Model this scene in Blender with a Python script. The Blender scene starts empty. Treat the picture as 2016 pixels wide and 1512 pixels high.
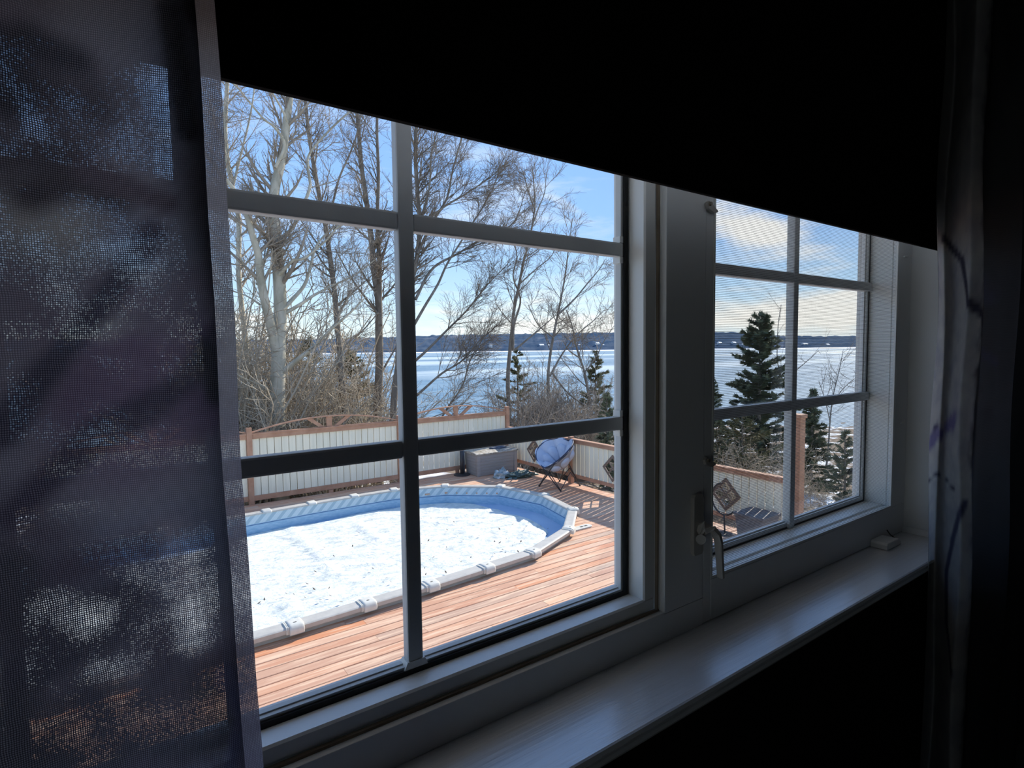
import bpy, bmesh, math, random
import numpy as np
from mathutils import Vector, Matrix, noise as mnoise

# ------------------------------------------------------------------ camera
# the eye point is the world origin; x runs along the window wall, y out into the yard, z up
C = bpy.context.scene
COL = C.collection
FPX, CX, CY = 1110.0, 1008.0, 756.0
def _n(v): return v / np.linalg.norm(v)
_dn = _n(np.array([1222 - CX, FPX * FPX / 68.0, FPX]))
_ex = np.array([2585 - CX, 0.0, FPX]); _ex[1] = -(_ex[0] * _dn[0] + _ex[2] * _dn[2]) / _dn[1]
_ex = _n(_ex); _ez = -_dn; _ey = np.cross(_ez, _ex)
ROT = np.stack([_ex, _ey, _ez])
def ray(u, v): return ROT @ np.array([(u - CX) / FPX, (v - CY) / FPX, 1.0])
def onY(u, v, y): r = ray(u, v); return r * (y / r[1])
def onZ(u, v, z): r = ray(u, v); return r * (z / r[2])
def onX(u, v, x): r = ray(u, v); return r * (x / r[0])
def zdist(p): return float((ROT.T @ np.array(p))[2])

cd = bpy.data.cameras.new('camera'); cam = bpy.data.objects.new('camera', cd); COL.objects.link(cam)
cd.sensor_fit = 'HORIZONTAL'; cd.sensor_width = 36.0; cd.lens = FPX / 2016 * 36.0
cd.clip_start = 0.02; cd.clip_end = 20000
cr, cu, cb = ROT @ np.array([1., 0, 0]), -(ROT @ np.array([0, 1., 0])), -(ROT @ np.array([0, 0, 1.]))
cam.matrix_world = Matrix(((cr[0], cu[0], cb[0], 0), (cr[1], cu[1], cb[1], 0), (cr[2], cu[2], cb[2], 0), (0, 0, 0, 1)))
C.camera = cam

# ------------------------------------------------------------------ view, sun, sky
C.view_settings.view_transform = 'Standard'
try: C.view_settings.look = 'None'
except Exception: pass
C.view_settings.exposure = 0.66; C.view_settings.gamma = 1.0; C.view_settings.use_curve_mapping = False
try:
    C.cycles.transparent_max_bounces = 24; C.cycles.max_bounces = 10; C.cycles.diffuse_bounces = 5
    C.cycles.use_denoising = True; C.cycles.sample_clamp_indirect = 6.0
except Exception: pass

SUN = Vector((1.52, 0.46, 1.0)).normalized()
sd = bpy.data.lights.new('sun', 'SUN'); sd.energy = 4.7; sd.angle = math.radians(0.53); sd.color = (1.0, 0.94, 0.85)
so = bpy.data.objects.new('sun', sd); COL.objects.link(so)
so.rotation_euler = SUN.to_track_quat('Z', 'Y').to_euler(); so.location = (30, 12, 25)

class G:
    """small wrapper for building node trees"""
    def __init__(s, tree): s.t = tree; s.n = tree.nodes; s.l = tree.links
    def new(s, typ, **kw):
        n = s.n.new(typ)
        for k, v in kw.items(): setattr(n, k, v)
        return n
    def put(s, sock, v):
        if hasattr(v, 'is_output'): s.l.new(v, sock)
        elif v is not None: sock.default_value = v
    def math(s, op, a, b=None, c=None, clamp=False):
        n = s.new('ShaderNodeMath', operation=op, use_clamp=clamp)
        s.put(n.inputs[0], a)
        if b is not None: s.put(n.inputs[1], b)
        if c is not None: s.put(n.inputs[2], c)
        return n.outputs[0]
    def noise(s, vec, scale=1.0, detail=4.0, rough=0.55, out=0):
        n = s.new('ShaderNodeTexNoise'); s.put(n.inputs['Vector'], vec)
        n.inputs['Scale'].default_value = scale; n.inputs['Detail'].default_value = detail; n.inputs['Roughness'].default_value = rough
        return n.outputs[out]
    def mapping(s, vec, scale=(1, 1, 1), loc=(0, 0, 0), rot=(0, 0, 0)):
        n = s.new('ShaderNodeMapping'); s.put(n.inputs[0], vec)
        n.inputs['Scale'].default_value = scale; n.inputs['Location'].default_value = loc; n.inputs['Rotation'].default_value = rot
        return n.outputs[0]
    def ramp(s, fac, stops, interp='LINEAR'):
        n = s.new('ShaderNodeValToRGB'); n.color_ramp.interpolation = interp
        e = n.color_ramp.elements
        while len(e) < len(stops): e.new(0.5)
        for el, (p, c) in zip(e, stops):
            el.position = p; el.color = (c, c, c, 1) if isinstance(c, (int, float)) else (c[0], c[1], c[2], 1)
        s.put(n.inputs[0], fac)
        return n.outputs[0]
    def mix(s, fac, a, b, blend='MIX'):
        n = s.new('ShaderNodeMix', data_type='RGBA', blend_type=blend)
        s.put(n.inputs[0], fac)
        for sock, v in ((n.inputs[6], a), (n.inputs[7], b)):
            if isinstance(v, (tuple, list)): v = (v[0], v[1], v[2], 1)
            s.put(sock, v)
        return n.outputs[2]

w = bpy.data.worlds.new('sky'); C.world = w; w.use_nodes = True
g = G(w.node_tree); g.n.clear()
tc = g.new('ShaderNodeTexCoord').outputs['Generated']
sp = g.new('ShaderNodeSeparateXYZ'); g.put(sp.inputs[0], tc)
skyc = g.ramp(sp.outputs[2], [(0.0, (.60, .66, .68)), (0.04, (.50, .62, .68)), (0.10, (.34, .50, .68)), (0.20, (.215, .375, .665)), (0.42, (.165, .31, .63)), (1.0, (.14, .24, .46))])
cv = g.mapping(tc, (1.6, 1.6, 9.0), (0.35, 0.2, 0.0))
cn = g.noise(cv, 2.3, 6, .6)
cm = g.ramp(cn, [(.50, 0.0), (.68, 1.0)])
band = g.ramp(sp.outputs[2], [(0.0, 0.75), (0.07, .8), (0.13, .22), (0.26, .45), (0.4, 0.12), (1.0, 0.0)])
cf = g.math('MULTIPLY', cm, band)
skyc = g.mix(cf, skyc, (.66, .65, .62))
def wisp(u, v, ru, rv, tilt, strength):
    """a thin cloud around one direction, broken up by noise"""
    global skyc
    d_ = _n(ray(u, v)); e1 = _n(np.cross(np.array([0, 0, 1.]), d_)); e2 = np.cross(d_, e1); c_, s_ = math.cos(tilt), math.sin(tilt)
    def dot(vec):
        n = g.new('ShaderNodeVectorMath', operation='DOT_PRODUCT'); g.put(n.inputs[0], tc); n.inputs[1].default_value = tuple(vec); return n.outputs['Value']
    a_ = g.math('DIVIDE', dot(e1 * c_ + e2 * s_), ru); b_ = g.math('DIVIDE', dot(e2 * c_ - e1 * s_), rv)
    r_ = g.math('SQRT', g.math('ADD', g.math('MULTIPLY', a_, a_), g.math('MULTIPLY', b_, b_)))
    m_ = g.math('SUBTRACT', 1.0, g.math('ADD', r_, g.math('MULTIPLY', g.math('SUBTRACT', g.noise(g.mapping(tc, (5, 5, 22)), 1.5, 6, .6), .5), 1.7)), clamp=True)
    m_ = g.math('MULTIPLY', g.ramp(m_, [(0.0, 0.0), (.7, 1.0)], 'EASE'), strength); m_ = g.math('MULTIPLY', m_, g.math('GREATER_THAN', dot(d_), 0.0))
    skyc = g.mix(m_, skyc, (.70, .68, .64))
wisp(1500, 455, .13, .045, .45, .9); wisp(1600, 615, .30, .045, .0, .9); wisp(1105, 398, .06, .012, .5, .25); wisp(1150, 640, .25, .03, 0, .6)
bg = g.new('ShaderNodeBackground'); g.put(bg.inputs[0], skyc); bg.inputs[1].default_value = 1.15
wo = g.new('ShaderNodeOutputWorld'); g.l.new(bg.outputs[0], wo.inputs[0])

# ------------------------------------------------------------------ helpers
RNG = np.random.default_rng(7); random.seed(5)

def tag(o, label=None, cat=None, group=None, kind=None):
    if label: o['label'] = label
    if cat: o['category'] = cat
    if group: o['group'] = group
    if kind: o['kind'] = kind
    return o

def empty(name, loc=(0, 0, 0)):
    o = bpy.data.objects.new(name, None); o.location = loc; o.empty_display_size = 0.1
    COL.objects.link(o); return o

def wloc(o):
    v = Vector((0, 0, 0))
    while o is not None: v += Vector(o.location); o = o.parent
    return v

def link(name, me, mat, parent=None, loc=None):
    o = bpy.data.objects.new(name, me); COL.objects.link(o)
    if mat is not None and not me.materials: me.materials.append(mat)
    if parent is not None: o.parent = parent
    if loc is not None: o.location = loc
    return o

class MB:
    """mesh builder in world coordinates"""
    def __init__(s): s.v = []; s.f = []
    def add(s, vs, fs):
        b = len(s.v); s.v += [tuple(map(float, p)) for p in vs]; s.f += [tuple(b + i for i in f) for f in fs]; return s
    def box(s, a, b):
        x0, y0, z0 = (min(a[i], b[i]) for i in range(3)); x1, y1, z1 = (max(a[i], b[i]) for i in range(3))
        return s.add([(x0, y0, z0), (x1, y0, z0), (x1, y1, z0), (x0, y1, z0), (x0, y0, z1), (x1, y0, z1), (x1, y1, z1), (x0, y1, z1)],
                     [(3, 2, 1, 0), (4, 5, 6, 7), (0, 1, 5, 4), (1, 2, 6, 5), (2, 3, 7, 6), (3, 0, 4, 7)])
    def prism(s, poly, d, t0, t1):
        """poly: 2-D points; d: axis the polygon is extruded along (0 x, 1 y, 2 z)"""
        def P(p, t):
            if d == 0: return (t, p[0], p[1])
            if d == 1: return (p[0], t, p[1])
            return (p[0], p[1], t)
        n = len(poly)
        return s.add([P(p, t0) for p in poly] + [P(p, t1) for p in poly],
                     [tuple(range(n))[::-1], tuple(range(n, 2 * n))] + [(i, (i + 1) % n, n + (i + 1) % n, n + i) for i in range(n)])
    def bar(s, p, q, wd, ht, up=(0, 0, 1)):
        p, q = Vector(p), Vector(q); t = (q - p).normalized(); u = Vector(up)
        sd_ = t.cross(u)
        if sd_.length < 1e-4: sd_ = t.cross(Vector((0, 1, 0)))
        sd_.normalize(); u2 = sd_.cross(t).normalized()
        vs = []
        for c in (p, q):
            for a, b in ((-1, -1), (1, -1), (1, 1), (-1, 1)): vs.append(c + sd_ * (a * wd / 2) + u2 * (b * ht / 2))
        return s.add(vs, [(3, 2, 1, 0), (4, 5, 6, 7), (0, 1, 5, 4), (1, 2, 6, 5), (2, 3, 7, 6), (3, 0, 4, 7)])
    def tube(s, pts, rad, n=8, cap=True):
        pts = [Vector(p) for p in pts]; rad = [rad] * len(pts) if isinstance(rad, (int, float)) else rad
        base = len(s.v); ref = None
        for i, p in enumerate(pts):
            t = (pts[min(i + 1, len(pts) - 1)] - pts[max(i - 1, 0)]).normalized()
            if ref is None: ref = t.orthogonal().normalized()
            ref = (ref - t * ref.dot(t)).normalized(); bt = t.cross(ref)
            for k in range(n):
                a = 2 * math.pi * k / n; s.v.append(tuple(p + (ref * math.cos(a) + bt * math.sin(a)) * rad[i]))
        for i in range(len(pts) - 1):
            for k in range(n): s.f.append((base + i * n + k, base + i * n + (k + 1) % n, base + (i + 1) * n + (k + 1) % n, base + (i + 1) * n + k))
        if cap:
            s.f.append(tuple(base + k for k in range(n))[::-1]); m = base + (len(pts) - 1) * n; s.f.append(tuple(m + k for k in range(n)))
        return s
    def build(s, name, mat, parent=None, bevel=0.0, smooth=False, loc=None, seg=2):
        off = Vector((0, 0, 0))
        if parent is not None: off = wloc(parent)
        if loc is not None: off = off + Vector(loc)
        me = bpy.data.meshes.new(name)
        me.from_pydata([(x - off.x, y - off.y, z - off.z) for x, y, z in s.v], [], s.f)
        bm = bmesh.new(); bm.from_mesh(me)
        bmesh.ops.recalc_face_normals(bm, faces=bm.faces)
        if bevel > 0:
            es = [e for e in bm.edges if len(e.link_faces) == 2 and e.calc_face_angle(0) > 0.5]
            bmesh.ops.bevel(bm, geom=es, offset=bevel, segments=seg, profile=0.6, affect='EDGES', clamp_overlap=True)
        bm.to_mesh(me); bm.free()
        if smooth:
            me.polygons.foreach_set('use_smooth', [True] * len(me.polygons))
        me.update()
        return link(name, me, mat, parent, loc)

def np_mesh(name, V, quads=None, tris=None, smooth=False):
    me = bpy.data.meshes.new(name); V = np.asarray(V, np.float32)
    me.vertices.add(len(V)); me.vertices.foreach_set('co', V.ravel())
    idx = []; tot = []
    if quads is not None and len(quads): idx.append(np.asarray(quads, np.int32).ravel()); tot.append(np.full(len(quads), 4, np.int32))
    if tris is not None and len(tris): idx.append(np.asarray(tris, np.int32).ravel()); tot.append(np.full(len(tris), 3, np.int32))
    idx = np.concatenate(idx); tot = np.concatenate(tot)
    me.loops.add(len(idx)); me.loops.foreach_set('vertex_index', idx)
    me.polygons.add(len(tot)); st = np.concatenate([[0], np.cumsum(tot)[:-1]]).astype(np.int32)
    me.polygons.foreach_set('loop_start', st); me.polygons.foreach_set('loop_total', tot)
    if smooth: me.polygons.foreach_set('use_smooth', np.ones(len(tot), bool))
    me.update(calc_edges=True); me.validate()
    return me

# ------------------------------------------------------------------ materials
def mat(name, col, rough=0.6, col2=None, nscale=(4, 4, 4), lo=.35, hi=.65, bump=0.0, bscale=None, spec=0.5, metal=0.0, rand=0.0, rand_cols=None, detail=5, transl=0.0):
    m = bpy.data.materials.new(name); m.use_nodes = True
    k = G(m.node_tree); b = k.n['Principled BSDF']
    b.inputs['Roughness'].default_value = rough; b.inputs['Metallic'].default_value = metal
    b.inputs['Specular IOR Level'].default_value = spec
    c = (col[0], col[1], col[2], 1)
    tco = k.new('ShaderNodeTexCoord').outputs['Object']
    out = None
    if rand_cols:
        ri = k.new('ShaderNodeObjectInfo').outputs['Random']
        n_ = len(rand_cols)
        out = k.ramp(ri, [((i) / max(1, n_ - 1), rc) for i, rc in enumerate(rand_cols)])
        sh = k.new('ShaderNodeVectorMath', operation='ADD')
        k.put(sh.inputs[0], tco)
        cmb = k.new('ShaderNodeCombineXYZ'); k.put(cmb.inputs[0], k.math('MULTIPLY', ri, 37.0)); k.put(cmb.inputs[1], k.math('MULTIPLY', ri, 11.0))
        k.put(sh.inputs[1], cmb.outputs[0]); tco = sh.outputs[0]
    if col2 is not None:
        f_ = k.ramp(k.noise(k.mapping(tco, nscale), 1.0, detail), [(lo, 0.0), (hi, 1.0)])
        out = k.mix(f_, out if out is not None else c, (col2[0], col2[1], col2[2], 1))
    if out is not None: k.l.new(out, b.inputs['Base Color'])
    else: b.inputs['Base Color'].default_value = c
    if bump > 0:
        bn = k.new('ShaderNodeBump'); bn.inputs['Strength'].default_value = bump; bn.inputs['Distance'].default_value = 0.01
        k.put(bn.inputs['Height'], k.noise(k.mapping(tco, bscale or nscale), 1.0, 4))
        k.l.new(bn.outputs[0], b.inputs['Normal'])
    if transl > 0:
        tr = k.new('ShaderNodeBsdfTranslucent'); tr.inputs[0].default_value = c
        if out is not None: k.l.new(out, tr.inputs[0])
        mx = k.new('ShaderNodeMixShader'); mx.inputs[0].default_value = transl
        k.l.new(b.outputs[0], mx.inputs[1]); k.l.new(tr.outputs[0], mx.inputs[2]); k.l.new(mx.outputs[0], k.n['Material Output'].inputs[0])
    return m

M_paint = mat('white_paint', (.86, .86, .84), .36, (.83, .83, .81), (3, 3, 3), bump=.06, bscale=(60, 60, 60))
M_vinyl = mat('white_vinyl', (.87, .86, .81), .33, (.84, .83, .78), (5, 5, 5), spec=.8)
M_muntin = mat('grey_white_muntin', (.70, .71, .69), .45, (.62, .63, .62), (9, 9, 9), bump=.04, bscale=(80, 80, 80))
M_sill = mat('white_sill_paint', (.84, .84, .84), .24, (.80, .80, .80), (2, 30, 2), bump=.22, bscale=(4, 120, 4), spec=1.0)
for k_, v_ in (('Coat Weight', 1.0), ('Coat IOR', 1.9), ('Coat Roughness', .22)): M_sill.node_tree.nodes['Principled BSDF'].inputs[k_].default_value = v_
M_gasket = mat('black_gasket', (.004, .004, .004), .7, (.008, .008, .008))
M_tan = mat('tan_weatherstrip', (.30, .24, .17), .7, (.22, .17, .12), (20, 20, 20))
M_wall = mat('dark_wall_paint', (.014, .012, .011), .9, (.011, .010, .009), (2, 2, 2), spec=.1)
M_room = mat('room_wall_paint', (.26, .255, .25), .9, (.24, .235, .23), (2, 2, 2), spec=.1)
M_floor = mat('dark_carpet', (.18, .17, .16), .95, (.15, .14, .13), (30, 30, 30), spec=.1)
M_ceil = mat('dim_ceiling', (.30, .295, .29), .95, (.28, .275, .27), spec=.1)
M_shade = mat('black_shade_fabric', (.006, .005, .0045), .9, (.005, .004, .0035), (90, 90, 90), spec=.15)
M_brass = mat('dull_metal', (.30, .26, .20), .45, (.18, .15, .12), (40, 40, 40), metal=.6)
M_siding = mat('house_siding', (.62, .61, .58), .7, (.56, .55, .52), (3, 3, 9))
M_handle = mat('ivory_handle', (.50, .47, .42), .40, (.44, .41, .37), (8, 8, 8))

# deck board: warm stained cedar with grain along x
M_deck = mat('cedar_deck_board', (.5, .3, .2), .62, (.74, .52, .36), (1.7, 20, 20), .47, .70, bump=.25, bscale=(3, 90, 90), spec=.25,
             rand_cols=[(.56, .225, .12), (.63, .335, .20), (.49, .265, .18), (.66, .37, .23), (.58, .25, .13), (.62, .41, .29), (.54, .275, .17), (.46, .32, .24), (.59, .28, .16), (.68, .40, .25)], detail=6)
M_fboard = mat('grey_green_fence_stain', (.5, .5, .45), .75, (.74, .69, .54), (14, 14, .9), .35, .7, bump=.2, bscale=(60, 60, 3), spec=.15,
               rand_cols=[(.86, .79, .62), (.90, .83, .66), (.83, .76, .60), (.88, .80, .62), (.87, .81, .65)])
M_frail = mat('redwood_fence_rail', (.50, .285, .185), .7, (.40, .215, .135), (6, 6, 6), bump=.15, bscale=(8, 40, 40), spec=.2)
M_white_rail = mat('beige_pool_rail', (.50, .475, .43), .45, (.43, .41, .375), (9, 9, 9), spec=.4)
M_cap = mat('cream_rail_cap', (.66, .64, .57), .40, (.58, .56, .50), (12, 12, 12))
M_brown = mat('dark_brown_lattice', (.17, .115, .085), .7, (.23, .16, .12), (9, 9, 9), spec=.2)
M_pot = mat('grey_planter', (.13, .12, .125), .7, (.17, .155, .155), (6, 6, 6))
M_dark = mat('black_metal', (.03, .028, .03), .5, (.05, .045, .045), (20, 20, 20))
M_box = mat('taupe_resin', (.34, .31, .29), .6, (.29, .265, .25), (2, 2, 22), bump=.2, bscale=(3, 3, 60))
M_lid = mat('taupe_lid_dirty', (.46, .42, .36), .6, (.24, .20, .15), (11, 11, 11), .46, .60, bump=.3, bscale=(14, 14, 14))
M_cush = mat('slate_blue_cushion', (.42, .46, .56), .75, (.52, .55, .63), (4, 4, 4), bump=.3, bscale=(25, 25, 25))
M_piping = mat('navy_piping', (.02, .03, .07), .6, (.03, .04, .09), (9, 9, 9))
M_seat = mat('grey_canvas', (.33, .33, .35), .75, (.26, .26, .28), (6, 6, 6))
M_tarp = mat('grey_green_tarp', (.26, .33, .35), .4, (.55, .60, .62), (9, 9, 9), .5, .62, bump=.4, bscale=(20, 20, 20))
M_net = mat('dark_green_tarp', (.05, .09, .085), .55, (.22, .30, .30), (14, 14, 14), .55, .66, bump=.4, bscale=(20, 20, 20))
M_navy = mat('navy_cloth', (.06, .075, .11), .7, (.12, .14, .19), (12, 12, 12))
M_bark = mat('pale_grey_bark', (.56, .51, .41), .85, (.36, .33, .25), (5, 5, 2.2), .38, .66, bump=.4, bscale=(14, 14, 5), spec=.1)
M_bark2 = mat('dark_grey_bark', (.20, .17, .14), .9, (.30, .27, .23), (9, 9, 3), .45, .68, bump=.5, bscale=(22, 22, 7), spec=.1)
M_twig = mat('tan_twig', (.40, .345, .28), .85, (.27, .225, .18), (2, 2, 2), spec=.1)
M_twig2 = mat('grey_twig', (.27, .23, .19), .85, (.16, .135, .11), (2, 2, 2), spec=.1)
M_brush = mat('dry_brush', (.54, .46, .35), .85, (.34, .28, .21), (1.5, 1.5, 1.5), spec=.1)
M_needle = mat('spruce_needles', (.085, .11, .06), .7, (.15, .16, .09), (3, 3, 3), spec=.15)
M_needle2 = mat('olive_cedar_foliage', (.13, .14, .07), .75, (.22, .20, .11), (3, 3, 3), spec=.15)
M_leaf = mat('dead_leaf', (.10, .065, .04), .8, (.05, .035, .03), (30, 30, 30))
M_ground = mat('leaf_litter_and_snow', (.20, .145, .10), .9, (.80, .83, .86), (.35, .35, .35), .50, .58, bump=.5, bscale=(3, 3, 3), spec=.1)
M_house = mat('white_clapboard', (.80, .79, .76), .7, (.7, .69, .66), (.2, .2, .2))
M_roof = mat('snowy_roof', (.75, .78, .82), .7, (.3, .3, .32), (.2, .2, .2), .55, .7)

def mat_glass():
    m = bpy.data.materials.new('window_glass'); m.use_nodes = True; k = G(m.node_tree); k.n.clear()
    tr = k.new('ShaderNodeBsdfTransparent'); tr.inputs[0].default_value = (.985, .99, .985, 1)
    gl = k.new('ShaderNodeBsdfGlossy'); gl.inputs[1].default_value = 0.02
    fr = k.new('ShaderNodeFresnel'); fr.inputs[0].default_value = 1.35
    f2 = k.math('MULTIPLY', fr.outputs[0], .15)
    mx = k.new('ShaderNodeMixShader'); k.put(mx.inputs[0], f2); k.l.new(tr.outputs[0], mx.inputs[1]); k.l.new(gl.outputs[0], mx.inputs[2])
    o = k.new('ShaderNodeOutputMaterial'); k.l.new(mx.outputs[0], o.inputs[0]); return m
M_glass = mat_glass()

def mat_screen():
    m = bpy.data.materials.new('insect_screen_mesh'); m.use_nodes = True; k = G(m.node_tree); k.n.clear()
    s_ = k.new('ShaderNodeSeparateXYZ'); k.put(s_.inputs[0], k.new('ShaderNodeTexCoord').outputs['Object'])
    def wire(c, pitch, frac):
        f_ = k.math('FRACT', k.math('DIVIDE', k.math('ADD', c, 50.0), pitch)); return k.math('LESS_THAN', f_, frac)
    wz = wire(s_.outputs[2], .0036, .20); wx = wire(s_.outputs[0], .0028, .08)
    a = k.math('MAXIMUM', wz, wx)
    df = k.new('ShaderNodeBsdfDiffuse'); df.inputs[0].default_value = (.20, .20, .19, 1)
    tr = k.new('ShaderNodeBsdfTransparent')
    mx = k.new('ShaderNodeMixShader'); k.put(mx.inputs[0], a); k.l.new(tr.outputs[0], mx.inputs[1]); k.l.new(df.outputs[0], mx.inputs[2])
    o = k.new('ShaderNodeOutputMaterial'); k.l.new(mx.outputs[0], o.inputs[0]); return m
M_screen = mat_screen()

def mat_weave(name, pitch, hole_u, hole_v, gauze=.3, lint=(.60, .58, .61), tk=.42):
    """open burlap weave; print and painted-in shade sit in the colour attribute"""
    m = bpy.data.materials.new(name); m.use_nodes = True; k = G(m.node_tree); k.n.clear()
    uv = k.new('ShaderNodeUVMap').outputs[0]
    sx = k.new('ShaderNodeSeparateXYZ'); k.put(sx.inputs[0], uv)
    wob = k.noise(k.mapping(uv, (60, 60, 1)), 1.0, 2)
    u_ = k.math('ADD', sx.outputs[0], k.math('MULTIPLY', k.math('SUBTRACT', wob, .5), pitch * 1.6))
    v_ = k.math('ADD', sx.outputs[1], k.math('MULTIPLY', k.math('SUBTRACT', k.noise(k.mapping(uv, (45, 45, 1), (5, 3, 0)), 1.0, 2), .5), pitch * 1.6))
    cu_ = k.math('DIVIDE', u_, pitch * .86); cv_ = k.math('DIVIDE', v_, pitch)
    iu = k.math('FLOOR', cu_); iv = k.math('FLOOR', cv_)
    def rnd(a):   # per-thread thickness
        wn = k.new('ShaderNodeTexWhiteNoise', noise_dimensions='1D'); k.put(wn.inputs['W'], a); return wn.outputs[0]
    # thread thickness also drifts along its length
    slub = k.noise(k.mapping(uv, (150, 900, 1)), 1.0, 1); slub2 = k.noise(k.mapping(uv, (900, 150, 1)), 1.0, 1)
    patch = k.math('MULTIPLY', k.math('SUBTRACT', k.noise(k.mapping(uv, (22, 22, 1), (3, 9, 0)), 1.0, 3), .5), .55)
    hu = k.math('ADD', hole_u, k.math('ADD', k.math('MULTIPLY', patch, .35), k.math('MULTIPLY', k.math('SUBTRACT', k.math('ADD', rnd(iu), slub2), 1.0), .20)))
    hv = k.math('ADD', hole_v, k.math('ADD', k.math('MULTIPLY', patch, .35), k.math('MULTIPLY', k.math('SUBTRACT', k.math('ADD', rnd(k.math('ADD', iv, 7.3)), slub), 1.0), .20)))
    du = k.math('ABSOLUTE', k.math('SUBTRACT', k.math('FRACT', cu_), .5)); dv = k.math('ABSOLUTE', k.math('SUBTRACT', k.math('FRACT', cv_), .5))
    gap = k.math('MULTIPLY', k.math('LESS_THAN', du, k.math('MULTIPLY', hu, .5)), k.math('LESS_THAN', dv, k.math('MULTIPLY', hv, .5)))
    w2 = k.new('ShaderNodeTexWhiteNoise', noise_dimensions='2D'); cmb = k.new('ShaderNodeCombineXYZ'); k.put(cmb.inputs[0], iu); k.put(cmb.inputs[1], iv); k.put(w2.inputs['Vector'], cmb.outputs[0])
    at = k.new('ShaderNodeAttribute'); at.attribute_name = 'print'
    clear = k.math('ADD', k.math('ADD', gauze, at.outputs['Alpha']), k.math('ADD', k.math('MULTIPLY', patch, 1.9), k.math('MULTIPLY', k.math('SUBTRACT', w2.outputs[0], .5), .22)), clamp=True)
    hole = k.math('MULTIPLY', gap, clear)
    fuzz = k.math('MULTIPLY', k.math('SUBTRACT', 1.0, k.math('MULTIPLY', du, 1.7), clamp=True), k.math('SUBTRACT', 1.0, k.math('MULTIPLY', dv, 1.7), clamp=True))
    thread = k.mix(1.0, at.outputs['Color'], (tk, tk, tk), 'MULTIPLY')
    pale = k.mix(.34, at.outputs['Color'], lint)
    col = k.mix(k.math('MULTIPLY', fuzz, 1.25, clamp=True), thread, pale)
    df = k.new('ShaderNodeBsdfDiffuse'); k.put(df.inputs[0], col)
    tl = k.new('ShaderNodeBsdfTranslucent'); k.put(tl.inputs[0], col)
    m1 = k.new('ShaderNodeMixShader'); m1.inputs[0].default_value = .68; k.l.new(df.outputs[0], m1.inputs[1]); k.l.new(tl.outputs[0], m1.inputs[2])
    tr = k.new('ShaderNodeBsdfTransparent')
    m2 = k.new('ShaderNodeMixShader'); k.put(m2.inputs[0], hole); k.l.new(m1.outputs[0], m2.inputs[1]); k.l.new(tr.outputs[0], m2.inputs[2])
    o = k.new('ShaderNodeOutputMaterial'); k.l.new(m2.outputs[0], o.inputs[0]); return m
M_weave = mat_weave('printed_open_weave', .00155, .55, .55, .03)
M_weave_dense = mat_weave('printed_close_weave', .0016, .40, .40, .0, (.50, .48, .46), .85)

def mat_liner():
    """vinyl pool liner: printed tile band under the rail, plain blue below; u runs round the pool, v is height"""
    m = bpy.data.materials.new('blue_pool_liner'); m.use_nodes = True; k = G(m.node_tree); b = k.n['Principled BSDF']
    s_ = k.new('ShaderNodeSeparateXYZ'); k.put(s_.inputs[0], k.new('ShaderNodeUVMap').outputs[0])
    u_, v_ = s_.outputs[0], s_.outputs[1]
    fu = k.math('FRACT', k.math('DIVIDE', k.math('ADD', u_, k.math('MULTIPLY', v_, .9)), .19))
    stripes = k.math('LESS_THAN', k.math('FRACT', k.math('DIVIDE', k.math('ADD', u_, k.math('MULTIPLY', v_, .9)), .045)), .5)
    lozenge = k.math('LESS_THAN', fu, .42)
    inb = k.math('MULTIPLY', k.math('GREATER_THAN', v_, -.185), k.math('LESS_THAN', v_, -.03))
    basec = k.mix(k.ramp(k.noise(k.mapping(k.new('ShaderNodeUVMap').outputs[0], (9, 30, 1)), 1, 3), [(.4, 0.), (.65, 1.)]), (.27, .46, .62, 1), (.38, .55, .70, 1))
    band_ = k.mix(lozenge, (.48, .60, .66, 1), (.33, .46, .54, 1))
    band_ = k.mix(k.math('MULTIPLY', stripes, k.math('SUBTRACT', 1.0, lozenge)), band_, (.52, .63, .69, 1))
    c = k.mix(inb, basec, band_)
    upper = k.math('GREATER_THAN', v_, -.03); c = k.mix(upper, c, (.34, .50, .62, 1))
    line = k.math('MULTIPLY', k.math('GREATER_THAN', v_, -.21), k.math('LESS_THAN', v_, -.195)); c = k.mix(line, c, (.05, .14, .30, 1))
    k.l.new(c, b.inputs['Base Color']); b.inputs['Roughness'].default_value = .45; return m
M_liner = mat_liner()
M_ice = mat('blue_pool_ice', (.36, .48, .66), .35, (.46, .58, .74), (2, 2, 2), bump=.15, bscale=(6, 6, 6))

def mat_cover():
    m = bpy.data.materials.new('frosted_white_cover'); m.use_nodes = True; k = G(m.node_tree); b = k.n['Principled BSDF']
    p_ = k.new('ShaderNodeTexCoord').outputs['Object']
    c1 = k.ramp(k.noise(k.mapping(p_, (3.2, 6.0, 1)), 1.0, 7, .65), [(.36, (.30, .36, .35)), (.43, (.46, .51, .48)), (.50, (.74, .74, .69))])
    c2 = k.ramp(k.noise(k.mapping(p_, (14, 20, 1)), 1.0, 5, .6), [(.30, (.40, .46, .45)), (.46, (.73, .74, .70))])
    k.l.new(k.mix(.55, c1, c2, 'MIX'), b.inputs['Base Color']); b.inputs['Roughness'].default_value = .6; b.inputs['Specular IOR Level'].default_value = .25
    h = k.math('ADD', k.math('MULTIPLY', k.noise(k.mapping(p_, (5, 9, 1)), 1.0, 5, .6), .7), k.math('MULTIPLY', k.noise(k.mapping(p_, (22, 30, 1)), 1.0, 4, .6), .10))
    bn = k.new('ShaderNodeBump'); bn.inputs['Strength'].default_value = .9; bn.inputs['Distance'].default_value = .06; k.put(bn.inputs['Height'], h); k.l.new(bn.outputs[0], b.inputs['Normal'])
    return m
M_cover = mat_cover()

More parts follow.
